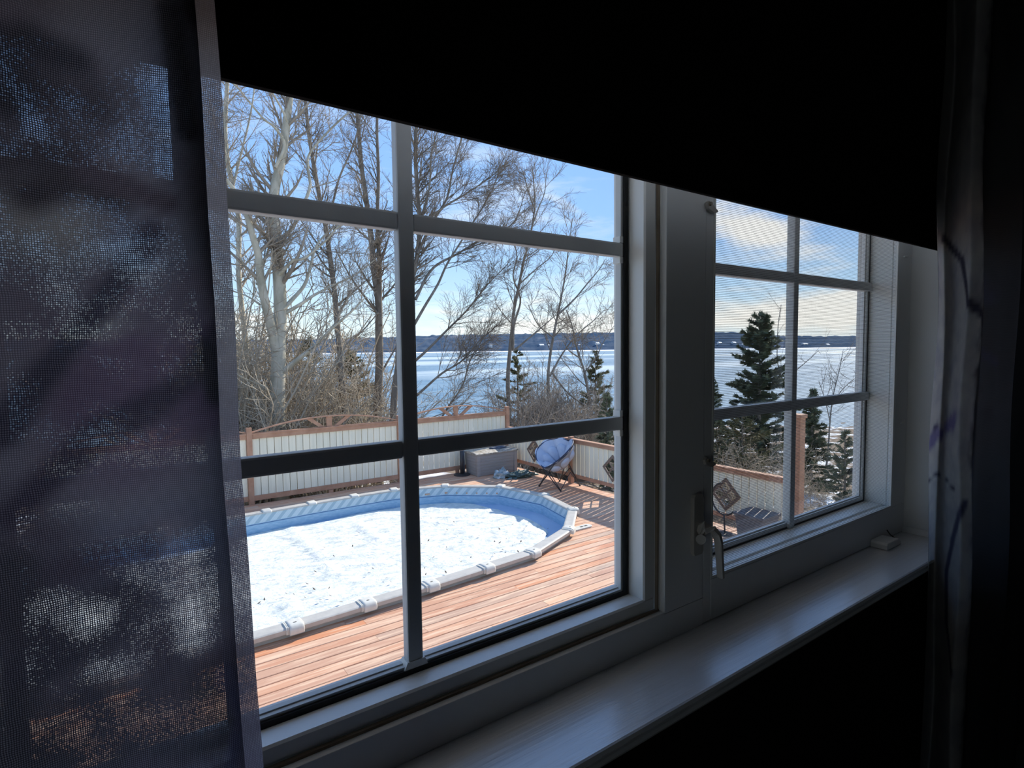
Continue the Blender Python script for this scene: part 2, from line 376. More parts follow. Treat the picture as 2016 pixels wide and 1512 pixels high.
def mat_lake():
    m = bpy.data.materials.new('lake_ice'); m.use_nodes = True; k = G(m.node_tree); b = k.n['Principled BSDF']
    p_ = k.new('ShaderNodeTexCoord').outputs['Object']
    big = k.ramp(k.noise(k.mapping(p_, (.0011, .0042, 1), (3.3, 1.2, 0)), 1.0, 5, .55), [(.50, 0.), (.58, 1.)])
    mid = k.ramp(k.noise(k.mapping(p_, (.012, .05, 1), (1, 2, 0), (0, 0, .25)), 1.0, 6, .6), [(.42, 0.), (.62, 1.)])
    fine = k.ramp(k.noise(k.mapping(p_, (.35, 1.1, 1), (0, 0, 0), (0, 0, .3)), 1.0, 5, .65), [(.40, 0.), (.62, 1.)])
    c = k.mix(fine, (.075, .17, .27, 1), (.22, .31, .37, 1))
    c = k.mix(k.math('MULTIPLY', mid, .40), c, (.30, .40, .46, 1))
    c = k.mix(k.math('MULTIPLY', big, .80), c, (.54, .60, .61, 1))
    s_ = k.new('ShaderNodeSeparateXYZ'); k.put(s_.inputs[0], p_)
    k.l.new(c, b.inputs['Base Color']); b.inputs['Roughness'].default_value = .7; b.inputs['Specular IOR Level'].default_value = .08
    return m
M_lake = mat_lake()

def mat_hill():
    m = bpy.data.materials.new('hazed_conifer_hill'); m.use_nodes = True; k = G(m.node_tree); b = k.n['Principled BSDF']
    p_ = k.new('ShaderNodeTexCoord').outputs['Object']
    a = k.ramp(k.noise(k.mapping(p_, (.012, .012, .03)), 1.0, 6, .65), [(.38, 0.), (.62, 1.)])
    c = k.mix(a, (.050, .085, .135, 1), (.105, .135, .175, 1))  # distance haze is mixed into these blue-grey base colours
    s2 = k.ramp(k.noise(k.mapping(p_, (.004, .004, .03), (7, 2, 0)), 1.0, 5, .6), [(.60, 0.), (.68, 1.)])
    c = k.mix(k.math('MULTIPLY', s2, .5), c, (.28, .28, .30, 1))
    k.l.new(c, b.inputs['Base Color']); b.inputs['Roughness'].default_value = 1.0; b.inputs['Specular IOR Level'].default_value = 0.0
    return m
M_hill = mat_hill()
M_snow = mat('shore_snow', (.85, .87, .90), .8, (.75, .78, .82), (.01, .01, .01))

def paint_struct(o, label, cat): return tag(o, label, cat, None, 'structure')

# ------------------------------------------------------------------ room shell
ZF, ZC = -1.60, 1.62          # floor and ceiling
YW, YO = 0.63, 0.86           # inner and outer face of the window wall
WX0, WX1 = -0.19, 1.96        # rough opening
WZ0, WZ1 = -0.57, 0.62
def wall_with_opening(name, y0, y1, m, label):
    mb = MB()
    mb.box((-2.2, y0, ZF), (WX0, y1, ZC)); mb.box((WX1 + .021, y0, ZF), (3.6, y1, ZC))
    mb.box((WX0, y0, ZF), (WX1 + .021, y1, -.602)); mb.box((WX0, y0, WZ1 + .05), (WX1 + .021, y1, ZC))
    paint_struct(mb.build(name, m), label, 'wall')
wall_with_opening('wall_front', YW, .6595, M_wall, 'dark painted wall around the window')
wall_with_opening('wall_exterior', .660, YO, M_siding, 'pale outer layer of the window wall facing the yard')
paint_struct(MB().box((3.6, -3.2, ZF), (3.7, YO, ZC)).build('wall_right', M_room), 'side wall of the unlit room beyond the right curtain', 'wall')
mb = MB(); DY0, DY1, DZ1 = -1.25, -.20, -.15
mb.box((-2.3, -3.2, ZF), (-2.2, DY0, ZC)); mb.box((-2.3, DY1, ZF), (-2.2, YO, ZC)); mb.box((-2.3, DY0, DZ1), (-2.2, DY1, ZC))
paint_struct(mb.build('wall_left', M_room), 'side wall of the unlit room left of the window', 'wall')
paint_struct(MB().box((-2.3, -3.3, ZF), (3.7, -3.2, ZC)).build('wall_back', M_room), 'rear wall of the unlit room', 'wall')
paint_struct(MB().box((-2.3, -3.3, ZF - .1), (3.7, YO, ZF)).build('floor', M_floor), 'grey carpeted floor of the unlit room', 'floor')
paint_struct(MB().box((-2.3, -3.3, ZC), (3.7, YO, ZC + .1)).build('ceiling', M_ceil), 'dim ceiling of the unlit room', 'ceiling')
pd = paint_struct(empty('fill_door_1', (-2.25, (DY0 + DY1) / 2, ZF)), 'unseen glazed door added in the left wall to let fill light in', 'door')  # unseen door, put in to throw fill light on the window reveals
for ya, yb in ((DY0 + .002, DY0 + .08), (DY1 - .08, DY1 - .002), ((DY0 + DY1) / 2 - .04, (DY0 + DY1) / 2 + .04)): MB().box((-2.29, ya, ZF + .002), (-2.22, yb, DZ1 - .002)).build('stile', M_vinyl, pd)
MB().box((-2.257, DY0 + .08, ZF + .01), (-2.253, (DY0 + DY1) / 2 - .04, DZ1 - .01)).build('pane', M_glass, pd); MB().box((-2.257, (DY0 + DY1) / 2 + .04, ZF + .01), (-2.253, DY1 - .08, DZ1 - .01)).build('pane', M_glass, pd)
rf = MB().prism([(YO + .001, .66), (1.36, .66), (1.36, .80), (.5, 2.3), (.5, 1.75), (YO + .001, 1.75)], 0, -3.0, 4.9)  # eave out of view, shaped to block direct sun from sash and sill
paint_struct(rf.build('sun_block_eave', M_siding), 'unseen eave added outside the window to keep the sun off the sill', 'roof')

# ------------------------------------------------------------------ window units
YF = 0.70                     # face of the frame towards the room
YS = 0.716                    # face of the sash
YB = 0.755                    # back of the sash reveal
YM0, YM1 = 0.757, 0.776       # muntin bars
GZ0, GZ1 = -0.486, 0.53       # glass bottom and top
win1 = paint_struct(empty('window_1', (.17, YF, WZ0)), 'wide white fixed window with snapped-in grille bars', 'window')
win2 = paint_struct(empty('window_2', (1.42, YF, WZ0)), 'narrow casement window with insect screen beyond the wide mullion', 'window')
# unit 1: outer frame with ledge, then sash with deep bevelled reveal
X1L, X1R = -0.165, 0.848       # frame daylight of unit 1 (its right edge is the mullion)
SX1R, SZ0 = 0.807, -0.482     # sash daylight
frame_z = -0.511
mb = MB(); mb.prism([(X1L - .02, WZ0), (.967, WZ0), (.967, frame_z - .0035), (X1R, frame_z - .0035), (X1R, frame_z), (X1L - .02, frame_z)], 1, YF, .80); mb.build('bottom_frame', M_paint, win1, .0012)
MB().box((X1L - .02, YF, frame_z), (X1L + .03, .80, WZ1)).build('side_frame', M_paint, win1, .002)
MB().box((X1L + .03, YF, .575), (X1R, .80, WZ1)).build('top_frame', M_paint, win1, .002)
# mullion: broad dark-lit board between the two windows
MB().box((X1R, YF, frame_z - .003), (.967, .80, .60)).build('mullion', M_paint, win1, .0022)
MB().box((.9685, YF + .001, WZ0 + .001), (.993, .80, .60)).build('mullion_stop', M_paint, win2, .0015)
# weather strip lips in the frame groove
MB().box((X1L + .03, .7105, frame_z), (X1R - .004, .7165, frame_z + .004)).build('weather_strip', M_tan, win1)
MB().box((X1R - .0095, .7105, frame_z + .004), (X1R - .0055, .7165, .575)).build('weather_strip', M_tan, win1)
MB().box((X1R - .004, .7120, frame_z + .004), (X1R - .0002, .7170, .575)).build('weather_strip', M_vinyl, win1)
# sash members: room face, then reveal that slopes back to the gasket
def sash_h(x0, x1, zo, zi, zi_back, up=1):
    """bottom or top rail, profile in (y,z)"""
    return MB().prism([(YS, zo), (YS, zi - .003 * up), (YS + .003, zi), (YB, zi_back), (YB, zi_back - .004 * up), (.795, zi_back - .004 * up), (.795, zo)], 0, x0, x1)
def sash_v(xo, xi, xi_back, z0, z1):
    s_ = 1 if xi < xo else -1
    return MB().prism([(xo, YS), (xi + .003 * s_, YS), (xi, YS + .003), (xi_back, YB), (xi_back + .004 * s_, YB), (xi_back + .004 * s_, .795), (xo, .795)], 2, z0, z1)
sash_h(-.134, .834, frame_z + .006, SZ0, SZ0 - .001).build('bottom_rail', M_vinyl, win1)
sash_h(-.134, .834, .572, .535, .535, -1).build('top_rail', M_vinyl, win1)
sash_v(.8355, SX1R, SX1R + .0005, SZ0 - .001, .535).build('stile', M_vinyl, win1)
sash_v(-.1345, -.105, -.105, SZ0 - .001, .535).build('stile', M_vinyl, win1)
# black gasket groove, two glazing beads and the outer stop around the glass
def ring(name, mt, parent, x0, x1, z0, z1, wd, y0, y1):
    """x0..z1 is the daylight opening; wd is how far the ring reaches outwards"""
    m_ = MB(); m_.box((x0 - wd, y0, z0 - wd), (x0, y1, z1 + wd)); m_.box((x1, y0, z0 - wd), (x1 + wd, y1, z1 + wd))
    m_.box((x0, y0, z0 - wd), (x1, y1, z0)); m_.box((x0, y0, z1), (x1, y1, z1 + wd)); return m_.build(name, mt, parent)
ring('gasket', M_gasket, win1, -.0945, .7945, -.475, .526, .0105, YB + .0005, YB + .004)
ring('glazing_bead', M_muntin, win1, -.090, .790, -.4710, .522, .0085, .7600, .7675)
ring('glazing_bead', M_muntin, win1, -.094, .794, -.4690, .522, .012, .7680, .7770)
ring('outer_stop', M_paint, win1, -.103, .8030, -.4740, .530, .030, .7775, .7900)
MB().box((-.115, .7905, -.490), (.815, .796, .545)).build('pane', M_glass, win1)
BARZ = [(.172, .198), (-.157, -.131)]
for xa in (.339,):
    MB().box((xa, YM0, -.474), (xa + .0245, YM1, .528)).build('muntin', M_muntin, win1, .0035)
    MB().prism([(xa - .008, -.4775), (xa + .0325, -.4775), (xa + .0265, -.464), (xa - .002, -.464)], 1, YM0 - .0012, YM1 + .001).build('muntin_clip', M_vinyl, win1)
for z0, z1 in BARZ:
    for xa, xb in ((-.096, .3385), (.364, .7955)):
        MB().box((xa, YM0 + .0006, z0), (xb, YM1, z1)).build('muntin', M_muntin, win1, .0035)
    for zz in (z0 - .006, z1 + .006):
        MB().box((.786, YM0 + .001, zz - .006), (.7965, YM1, zz + .006)).build('muntin_clip', M_vinyl, win1)

# unit 2: casement with screen on the room side
X2L, X2R = .9935, 1.868       # frame daylight
F2Z = -.476
MB().box((X2L, YF, WZ0 + .001), (1.9585, .80, F2Z - .006)).build('bottom_frame', M_paint, win2, .0025)
MB().box((X2R + .002, YF, F2Z - .0055), (1.9585, .80, .60)).build('side_frame', M_paint, win2, .002)
MB().box((X2L, YF, .575), (X2R + .0015, .80, .60)).build('top_frame', M_paint, win2, .002)
for nm, a_, b_ in (('screen_frame', (X2L + .0005, .7005, F2Z - .0055), (X2L + .006, .709, .574)), ('screen_frame', (X2R - .005, .7005, F2Z - .0055), (X2R + .0015, .709, .574)),
                   ('screen_frame', (X2L + .006, .7005, F2Z - .0055), (X2R - .005, .709, F2Z)), ('screen_frame', (X2L + .006, .7005, .569), (X2R - .005, .709, .574))):
    MB().box(a_, b_).build(nm, M_vinyl, win2, .001)
scr = MB(); scr.add([(X2L + .006, .7055, F2Z), (X2R - .005, .7055, F2Z), (X2R - .005, .7055, .569), (X2L + .006, .7055, .569)], [(0, 1, 2, 3)])
scr.build('screen_mesh', M_screen, win2)
MB().prism([(.7225, -.484), (.729, -.478), (.776, -.478), (.776, -.4815), (.7225, -.4815 - .0035)], 0, X2L + .001, X2R).build('bottom_rail', M_vinyl, win2)
MB().prism([(X2R, .7165), (X2R + .0015, .7165), (X2R + .0015, .7755), (X2R, .7755)], 2, -.4775, .574).build('stile', M_vinyl, win2)
MB().box((X2L + .001, .7165, -.4775), (X2L + .022, .7755, .574)).build('stile', M_vinyl, win2)
MB().box((X2L + .022, .7165, .535), (X2R, .7755, .574)).build('top_rail', M_vinyl, win2)
ring('gasket', M_gasket, win2, X2L + .028, 1.862, -.4735, .529, .0045, .7756, .7762)
ring('glazing_bead', M_muntin, win2, X2L + .030, 1.853, -.4625, .522, .012, .7764, .782)
ring('outer_stop', M_paint, win2, X2L + .024, 1.848, -.4600, .530, .020, .7822, .792)
MB().box((X2L + .02, .7925, -.478), (1.866, .798, .548)).build('pane', M_glass, win2)
MB().box((1.425, .768, -.4775), (1.4485, .790, .534)).build('muntin', M_muntin, win2, .0035)
for z0, z1 in ((.161, .187), (-.166, -.140)):
    MB().box((X2L + .022, .7686, z0), (1.4245, .790, z1)).build('muntin', M_muntin, win2, .0035)
    MB().box((1.449, .7686, z0), (1.8675, .790, z1)).build('muntin', M_muntin, win2, .0035)
# lock handle on the mullion
hp = [onY(1377, 1046, .690), onY(1390, 1038, .676), onY(1402, 1041, .668), onY(1411, 1052, .663), onY(1415, 1068, .660), onY(1417, 1100, .660), onY(1419, 1137, .660)]
pa, pb = onY(1368, 976, .69), onY(1386, 1090, .69)
pl = MB().prism([(pa[0], pb[2] + .006), (pa[0] + .004, pb[2]), (pb[0] - .004, pb[2]), (pb[0], pb[2] + .006), (pb[0], pa[2] - .008), (pb[0] - .006, pa[2]), (pa[0] + .004, pa[2]), (pa[0], pa[2] - .006)], 1, .691, YF)
lock = pl.build('lock_handle', M_handle, win2, .0015)
lv = MB(); rads = [.0135, .0125, .0105, .0092, .0085, .0078, .0072]
n_ = 8; base = 0; vs = []; fs = []
for i, p in enumerate(hp):
    p = Vector(p); t = (Vector(hp[min(i + 1, 6)]) - Vector(hp[max(i - 1, 0)])).normalized(); y_ = Vector((0, 1, 0)); s_ = t.cross(y_).normalized(); q_ = s_.cross(t)
    for a, b in ((-1, -.7), (-.7, -1), (.7, -1), (1, -.7), (1, .7), (.7, 1), (-.7, 1), (-1, .7)): vs.append(p + s_ * a * rads[i] * .55 + q_ * b * rads[i] * .95)
for i in range(6):
    for k_ in range(8): fs.append((i * 8 + k_, i * 8 + (k_ + 1) % 8, i * 8 + 8 + (k_ + 1) % 8, i * 8 + 8 + k_))
fs += [tuple(range(8))[::-1], tuple(range(48, 56))]
lv.add(vs, fs); lv.build('lever', M_handle, lock)
hub = MB().tube([onY(1380, 1062, .697), onY(1380, 1062, .676)], [.011, .0095], 14); hub.build('hub', M_handle, lock)
# screen clips
for (u, v) in ((1391, 406), (1387, 908)):
    c = onY(u, v, YF)
    cl = MB().prism([(c[0] - .008, c[2] + .004), (c[0] - .002, c[2] + .009), (c[0] + .006, c[2] + .005), (c[0] + .026, c[2] - .006), (c[0] + .027, c[2] - .010), (c[0] + .014, c[2] - .013), (c[0] - .004, c[2] - .006)], 1, .692, .6995)
    clo = cl.build('screen_clip', M_handle, win2, .001)
    MB().tube([(c[0], .692, c[2] + .003), (c[0], .688, c[2] + .003)], [.0042, .0034], 10).build('screw', M_brass, clo)
for (u, v) in ((1780, 505), (1774, 830)):
    c = onY(u, v, .70); MB().tube([(c[0] - .022, .692, c[2] - .003), (c[0] + .02, .698, c[2] + .002)], .0022, 8).build('screen_pin', M_vinyl, win2)
# crank operator cover folded flat on the sill
c = onZ(1714, 1060, -.56)
cr_ = MB().prism([(c[0] - .045, -.569), (c[0] + .045, -.569), (c[0] + .045, -.560), (c[0] + .030, -.550), (c[0] - .040, -.550), (c[0] - .045, -.556)], 1, .655, .6985)
cro = cr_.build('crank_cover', M_vinyl, win2, .002)
MB().tube([(c[0] + .040, .690, -.536), (c[0] + .042, .682, -.548), (c[0] + .050, .668, -.560), (c[0] + .062, .664, -.566)], .0016, 6).build('crank_arm', M_dark, cro)
# jamb boards, casing, stool and apron
paint_struct(MB().prism([(WX1, .6225), (WX1, .80), (WX1 + .02, .80), (WX1 + .02, .6225)], 2, WZ0, .66).build('trim_1', M_paint, None, .0015), 'white jamb board on the right of the casement', 'trim')
cas = MB().prism([(WX1 + .0215, YW), (WX1 + .0215, .6215), (WX1 + .002, .6215), (WX1 + .002, .617), (WX1 + .008, .611), (WX1 + .014, .615), (WX1 + .022, .607), (WX1 + .055, .606), (WX1 + .075, .612), (WX1 + .09, YW)], 2, -.56, .70)
paint_struct(cas.build('trim_2', M_paint), 'moulded casing beside the right jamb', 'trim')
paint_struct(MB().prism([(-.30, YW), (-.30, .612), (-.20, .612), (-.192, .62), (-.192, YW)], 2, -.565, .70).build('trim_6', M_paint), 'white casing on the left of the window, behind the curtain', 'trim')
stool = MB().prism([(.86, -.57), (.86, -.601), (.70, -.601), (.566, -.60), (.560, -.5975), (.557, -.592), (.559, -.587), (.5655, -.5845), (.5655, -.5825), (.558, -.5815), (.5555, -.577), (.557, -.5715), (.560, -.57)], 0, -.30, 2.09)
paint_struct(stool.build('trim_3', M_sill), 'deep white painted window sill with rounded nosing', 'sill')
MB_ap = MB().prism([(YW, -.60), (.612, -.60), (.608, -.615), (.614, -.655), (YW, -.66)], 0, -.26, 2.03)
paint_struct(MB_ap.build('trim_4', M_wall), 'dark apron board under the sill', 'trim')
qr = MB().prism([(1.9595, -.5695), (1.9595, -.553), (1.953, -.554), (1.945, -.5605), (1.9435, -.5695)], 1, .566, .699)
paint_struct(qr.build('trim_5', M_paint), 'thin moulding along the right end of the sill', 'trim')

# ------------------------------------------------------------------ roller shade
SHZ = .2555
sh = tag(empty('roller_shade', (.85, .60, 1.0)), 'black roller shade pulled partly down over both windows', 'shade')
MB().box((-.30, .5985, SHZ + .012), (1.90, .6003, .98)).build('fabric', M_shade, sh)
tag(MB().box((-.30, .6006, SHZ + .0165), (1.90, .6018, .975)).build('backing', M_paint, sh), 'white backing of the shade facing the window')
MB().prism([(.5955, SHZ), (.6035, SHZ), (.605, SHZ + .004), (.603, SHZ + .016), (.596, SHZ + .016), (.594, SHZ + .004)], 0, -.30, 1.905).build('hem_bar', M_shade, sh, .0008)
MB().tube([(-.32, .600, .995), (1.92, .600, .995)], .024, 20).build('roller', M_shade, sh, 0, True)
for xb in (-.328, 1.922): MB().box((xb, .575, .965), (xb + .006, .625, 1.03)).build('bracket', M_brass, sh)

# ------------------------------------------------------------------ curtains
def seg_d(p, pts):
    best = 1e9
    for a, b in zip(pts[:-1], pts[1:]):
        a = np.array(a, float); b = np.array(b, float); d_ = b - a; t = np.clip(((p - a) * d_).sum(-1) / (d_ * d_).sum(), 0, 1)
        dd = np.sqrt((((a + t[..., None] * d_) - p) ** 2).sum(-1)); best = np.minimum(best, dd)
    return best
def catmull(P, n):
    P = np.array(P, float); P = np.vstack([2 * P[0] - P[1], P, 2 * P[-1] - P[-2]]); o = []
    for i in range(1, len(P) - 2):
        for t in np.linspace(0, 1, n, endpoint=False):
            a, b, c, d_ = P[i - 1], P[i], P[i + 1], P[i + 2]
            o.append(.5 * (2 * b + (c - a) * t + (2 * a - 5 * b + 4 * c - d_) * t * t + (3 * b - a - 3 * c + d_) * t ** 3))
    o.append(P[-2]); return np.array(o)

def curtain(name, path, z0, z1, nz, pathfn, colfn, mt, parent):
    base = catmull(path, 14); ns = len(base)
    zs = np.linspace(z0, z1, nz); V = np.zeros((nz, ns, 3))
    for j, z in enumerate(zs): V[j, :, :2] = pathfn(base, z); V[j, :, 2] = z
    arc = np.concatenate([[0], np.cumsum(np.linalg.norm(np.diff(base, axis=0), axis=1))])
    i, j = np.meshgrid(np.arange(ns - 1), np.arange(nz - 1)); a = (j * ns + i).ravel()
    Q = np.stack([a, a + 1, a + 1 + ns, a + ns], 1)
    U = np.tile(arc, (nz, 1)); W = np.repeat(zs[:, None], ns, 1)
    V = V.reshape(-1, 3); off = np.array(wloc(parent)); me = np_mesh(name, V - off, Q, smooth=True)
    uv = me.uv_layers.new(name='UVMap'); li = np.zeros(len(me.loops), np.int32); me.loops.foreach_get('vertex_index', li)
    uv.data.foreach_set('uv', np.stack([U.ravel()[li], W.ravel()[li]], 1).astype(np.float32).ravel())
    ca = me.color_attributes.new('print', 'FLOAT_COLOR', 'POINT')
    colr = colfn(V, U.ravel(), W.ravel()); ca.data.foreach_set('color', np.concatenate([colr[:, :3], colr[:, 3:] if colr.shape[1] > 3 else np.zeros((len(colr), 1))], 1).astype(np.float32).ravel())
    return link(name, me, mt, parent)

CUT = tag(empty('curtain', (-.15, .51, 1.54)), 'sheer purple and grey printed curtain drawn aside on the left', 'curtain')
lp = [(-.46, .52), (-.40, .495), (-.33, .515), (-.25, .492), (-.17, .512), (-.09, .497), (-.02, .506), (.030, .500), (.052, .496), (.0615, .4985), (.058, .507), (.046, .514), (.042, .520), (.050, .5265), (.066, .5285), (.0805, .5295)]
def lfn(b, z):
    o = b.copy(); t = (.28 - z)
    o[:, 0] += .011 * t / .6 + .0007 * math.sin(z * 13) + .0005 * math.sin(z * 31 + 1)
    o[:, 1] += .003 * np.sin(z * 9 + b[:, 0] * 30)
    fold = float(np.clip((z + .02) / .14, .12, 1.0))          # the double fold runs out towards the bottom
    k_ = (b[:, 0] > .0405) & (b[:, 1] > .5035) & (b[:, 1] < .5275)
    o[k_, 0] = o[k_, 0] + (.0605 - b[k_, 0]) * (1 - fold)
    return o
def P2(pts, y=.5): return [tuple(onY(u, v, y)[[0, 2]]) for u, v in pts]
def lcol(V, U, W):
    p = V[:, [0, 2]]; n = len(V); col = np.tile(np.array([.46, .44, .43]), (n, 1))
    nz_ = np.array([mnoise.fractal(Vector((u * 14, w_ * 14, 3.0)), .8, 2.0, 4) for u, w_ in zip(U, W)])
    nb = np.array([mnoise.fractal(Vector((u * 5 + 9, w_ * 5, 1.0)), .9, 2.0, 3) for u, w_ in zip(U, W)])
    def blend(c, a):
        nonlocal col; a = np.clip(a, 0, 1)[:, None]; col = col * (1 - a) + np.array(c) * a
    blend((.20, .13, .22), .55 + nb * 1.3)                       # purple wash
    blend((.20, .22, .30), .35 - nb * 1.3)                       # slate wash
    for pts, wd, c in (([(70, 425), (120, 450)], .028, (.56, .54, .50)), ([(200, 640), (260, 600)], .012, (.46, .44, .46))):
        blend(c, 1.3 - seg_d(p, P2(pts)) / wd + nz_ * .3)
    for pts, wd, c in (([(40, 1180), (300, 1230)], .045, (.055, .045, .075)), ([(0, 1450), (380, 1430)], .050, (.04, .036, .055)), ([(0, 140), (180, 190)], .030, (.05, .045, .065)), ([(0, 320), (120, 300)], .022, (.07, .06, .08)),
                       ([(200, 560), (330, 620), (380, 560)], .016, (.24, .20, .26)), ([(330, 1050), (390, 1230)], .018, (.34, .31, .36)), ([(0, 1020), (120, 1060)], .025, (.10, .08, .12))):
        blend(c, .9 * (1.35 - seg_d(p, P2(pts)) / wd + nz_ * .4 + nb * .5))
    for pts, wd, c in (([(300, 455), (255, 520), (150, 660), (70, 760), (0, 860)], .0085, (.030, .028, .07)),
                       ([(430, 665), (380, 735), (300, 800), (190, 860), (100, 940), (30, 1010)], .010, (.035, .022, .065)),
                       ([(0, 105), (60, 75), (140, 105)], .013, (.012, .014, .035)), ([(0, 190), (30, 170)], .012, (.010, .012, .03)),
                       ([(60, 380), (150, 350), (230, 380)], .012, (.045, .035, .05)), ([(170, 330), (330, 400)], .008, (.10, .07, .10)),
                       ([(30, 1120), (60, 1260)], .012, (.03, .03, .05)), ([(140, 1120), (280, 1080)], .012, (.07, .05, .09)),
                       ([(60, 1330), (170, 1250), (250, 1180)], .020, (.022, .022, .05)), ([(150, 1400), (330, 1440)], .018, (.03, .028, .055)),
                       ([(300, 1250), (340, 1400)], .010, (.07, .055, .085)), ([(440, 1320), (480, 1400), (450, 1500)], .006, (.06, .05, .13)),
                       ([(20, 1420), (60, 1500)], .02, (.015, .015, .03)), ([(385, 30), (420, 20)], .010, (.06, .02, .03)), ([(330, 20), (370, 260)], .007, (.012, .012, .025)), ([(405, 690), (425, 780)], .007, (.008, .006, .015))):
        blend(c, 1.55 - seg_d(p, P2(pts)) / wd + nz_ * .35)
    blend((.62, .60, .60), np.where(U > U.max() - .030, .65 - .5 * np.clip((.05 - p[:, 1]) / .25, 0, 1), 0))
    op = np.where(U > U.max() - .030, .22, 0.0) * np.clip((p[:, 1] + .6) / .6, .2, 1)          # looser weave along the hem and in worn spots
    for pts, wd, a_ in (([(320, 90), (350, 230), (355, 350)], .014, .16), ([(60, 240), (70, 250)], .006, .35), ([(290, 100), (300, 200)], .008, .15), ([(110, 1190), (180, 1220)], .012, .3), ([(180, 1320), (240, 1360)], .010, .2), ([(270, 1130), (330, 1160)], .010, .3),
                        ([(350, 1080), (380, 1250)], .012, .18), ([(130, 1400), (160, 1440)], .010, .2), ([(200, 880), (330, 830)], .010, .12)):
        op = np.maximum(op, a_ * np.clip(1.4 - seg_d(p, P2(pts)) / wd + nz_ * .6, 0, 1))
    return np.concatenate([np.clip(col, .003, 1), np.clip(op, 0, .5)[:, None]], 1)
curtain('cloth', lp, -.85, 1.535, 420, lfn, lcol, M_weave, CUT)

CU2 = tag(empty('curtain', (2.1, .50, 1.54)), 'printed curtain at the right of the window, shade painted into its room-facing cloth', 'curtain')
rp = [(1.695, .5505), (1.715, .556), (1.755, .553), (1.735, .536), (1.700, .514), (1.655, .484), (1.635, .468), (1.665, .455), (1.73, .470), (1.80, .490), (1.86, .465), (1.94, .45), (2.02, .485), (2.12, .455), (2.22, .485), (2.34, .455), (2.5, .48)]
def rfn(b, z):
    o = b.copy(); o[:, 0] += .006 * math.sin(z * 11 + .5) * (b[:, 0] < 1.78) + .02 * (z + .03) * (b[:, 0] < 1.8) * -.3
    o[:, 1] += .004 * np.sin(z * 8 + b[:, 0] * 21); return o
def P3(pts): return [tuple(onY(u, v, .51)[[0, 2]]) for u, v in pts]
def rcol(V, U, W):
    n = len(V); col = np.tile(np.array([.46, .45, .42]), (n, 1)); q = np.stack([U, W], 1)
    nz_ = np.array([mnoise.fractal(Vector((u * 20, w_ * 20, 5.0)), .8, 2.0, 4) for u, w_ in zip(U, W)])
    def blend(c, a):
        nonlocal col; a = np.clip(a, 0, 1)[:, None]; col = col * (1 - a) + np.array(c) * a
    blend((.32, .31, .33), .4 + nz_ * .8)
    blend((.020, .020, .026), (U - .235) / .03 + nz_ * .5)  # cloth turned towards the room has its shade painted in as near black
    blend((.14, .12, .26), 1.3 - seg_d(q, [(.0, -.26), (.16, -.19)]) / .022 + nz_ * .7)
    blend((.05, .04, .10), 1.2 - seg_d(q, [(.04, -.215), (.05, -.21)]) / .010 + nz_ * .4)
    blend((.04, .04, .07), 1.2 - seg_d(q, [(.0, -.335), (.10, -.345), (.18, -.335)]) / .0022)
    blend((.04, .04, .07), 1.2 - seg_d(q, [(.0, -.352), (.10, -.358), (.18, -.352)]) / .0018)
    blend((.03, .035, .09), 1.6 - seg_d(q, [(.22, -.38), (.17, -.47), (.13, -.58), (.14, -.7), (.2, -.8)]) / .009 + nz_ * .3)
    blend((.02, .02, .05), 1.6 - seg_d(q, [(.06, .27), (.16, .2), (.2, .1), (.32, .02), (.45, -.05)]) / .010 + nz_ * .3)
    blend((.03, .03, .06), 1.3 - seg_d(q, [(.3, .2), (.42, .12)]) / .03 + nz_ * .5)
    blend((.03, .035, .08), 1.3 - seg_d(q, [(.3, -.3), (.34, -.45)]) / .04 + nz_ * .5)
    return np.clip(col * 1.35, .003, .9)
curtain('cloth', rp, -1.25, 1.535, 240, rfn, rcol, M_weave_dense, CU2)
rod = tag(empty('curtain_rod', (.9, .51, 1.55)), 'dark curtain rod above the roller shade', 'rod')
MB().tube([(-.75, .51, 1.55), (2.65, .51, 1.55)], .012, 14).build('pole', M_dark, rod, 0, True)
for xb in (-.70, 2.60): MB().box((xb, .50, 1.535), (xb + .02, .625, 1.565)).build('bracket', M_dark, rod)

# ================================================================== the yard
H = -3.05                     # deck level below the eye
# ------------------------------------------------------------------ ground, lake, far shore
def ground_z(x, y):
    d_ = np.maximum(y - 12.3, 0); dx_ = np.maximum(x - 8.6, 0); r = np.sqrt(d_ * d_ + (dx_ * .8) ** 2)
    return H - .75 - 8.5 * (1 - np.exp(-(r / 32.0) ** 1.5))
gx = np.concatenate([np.linspace(-60, -6, 24), np.linspace(-5, 40, 91), np.linspace(42, 150, 40)]); gy = np.concatenate([np.linspace(.9, 12, 16), np.linspace(12.3, 50, 76), np.linspace(52, 130, 24)])
X_, Y_ = np.meshgrid(gx, gy); Z_ = ground_z(X_, Y_)
Z_ += np.array([mnoise.fractal(Vector((a * .25, b * .25, 0)), .9, 2.0, 4) for a, b in zip(X_.ravel(), Y_.ravel())]).reshape(X_.shape) * .22 - .1
nx = len(gx); i, j = np.meshgrid(np.arange(nx - 1), np.arange(len(gy) - 1)); a = (j * nx + i).ravel()
me = np_mesh('ground', np.stack([X_.ravel(), Y_.ravel(), Z_.ravel()], 1), np.stack([a, a + 1, a + 1 + nx, a + nx], 1), smooth=True)
paint_struct(link('ground', me, M_ground), 'brown bank with snow patches falling to the lake', 'ground')
LZ = -12.0
me = bpy.data.meshes.new('lake'); me.from_pydata([(-3000, 30, LZ), (6500, 30, LZ), (6500, 6000, LZ), (-3000, 6000, LZ)], [], [(0, 1, 2, 3)])
paint_struct(link('lake', me, M_lake), 'frozen lake with bands of snow and blue ice', 'lake')
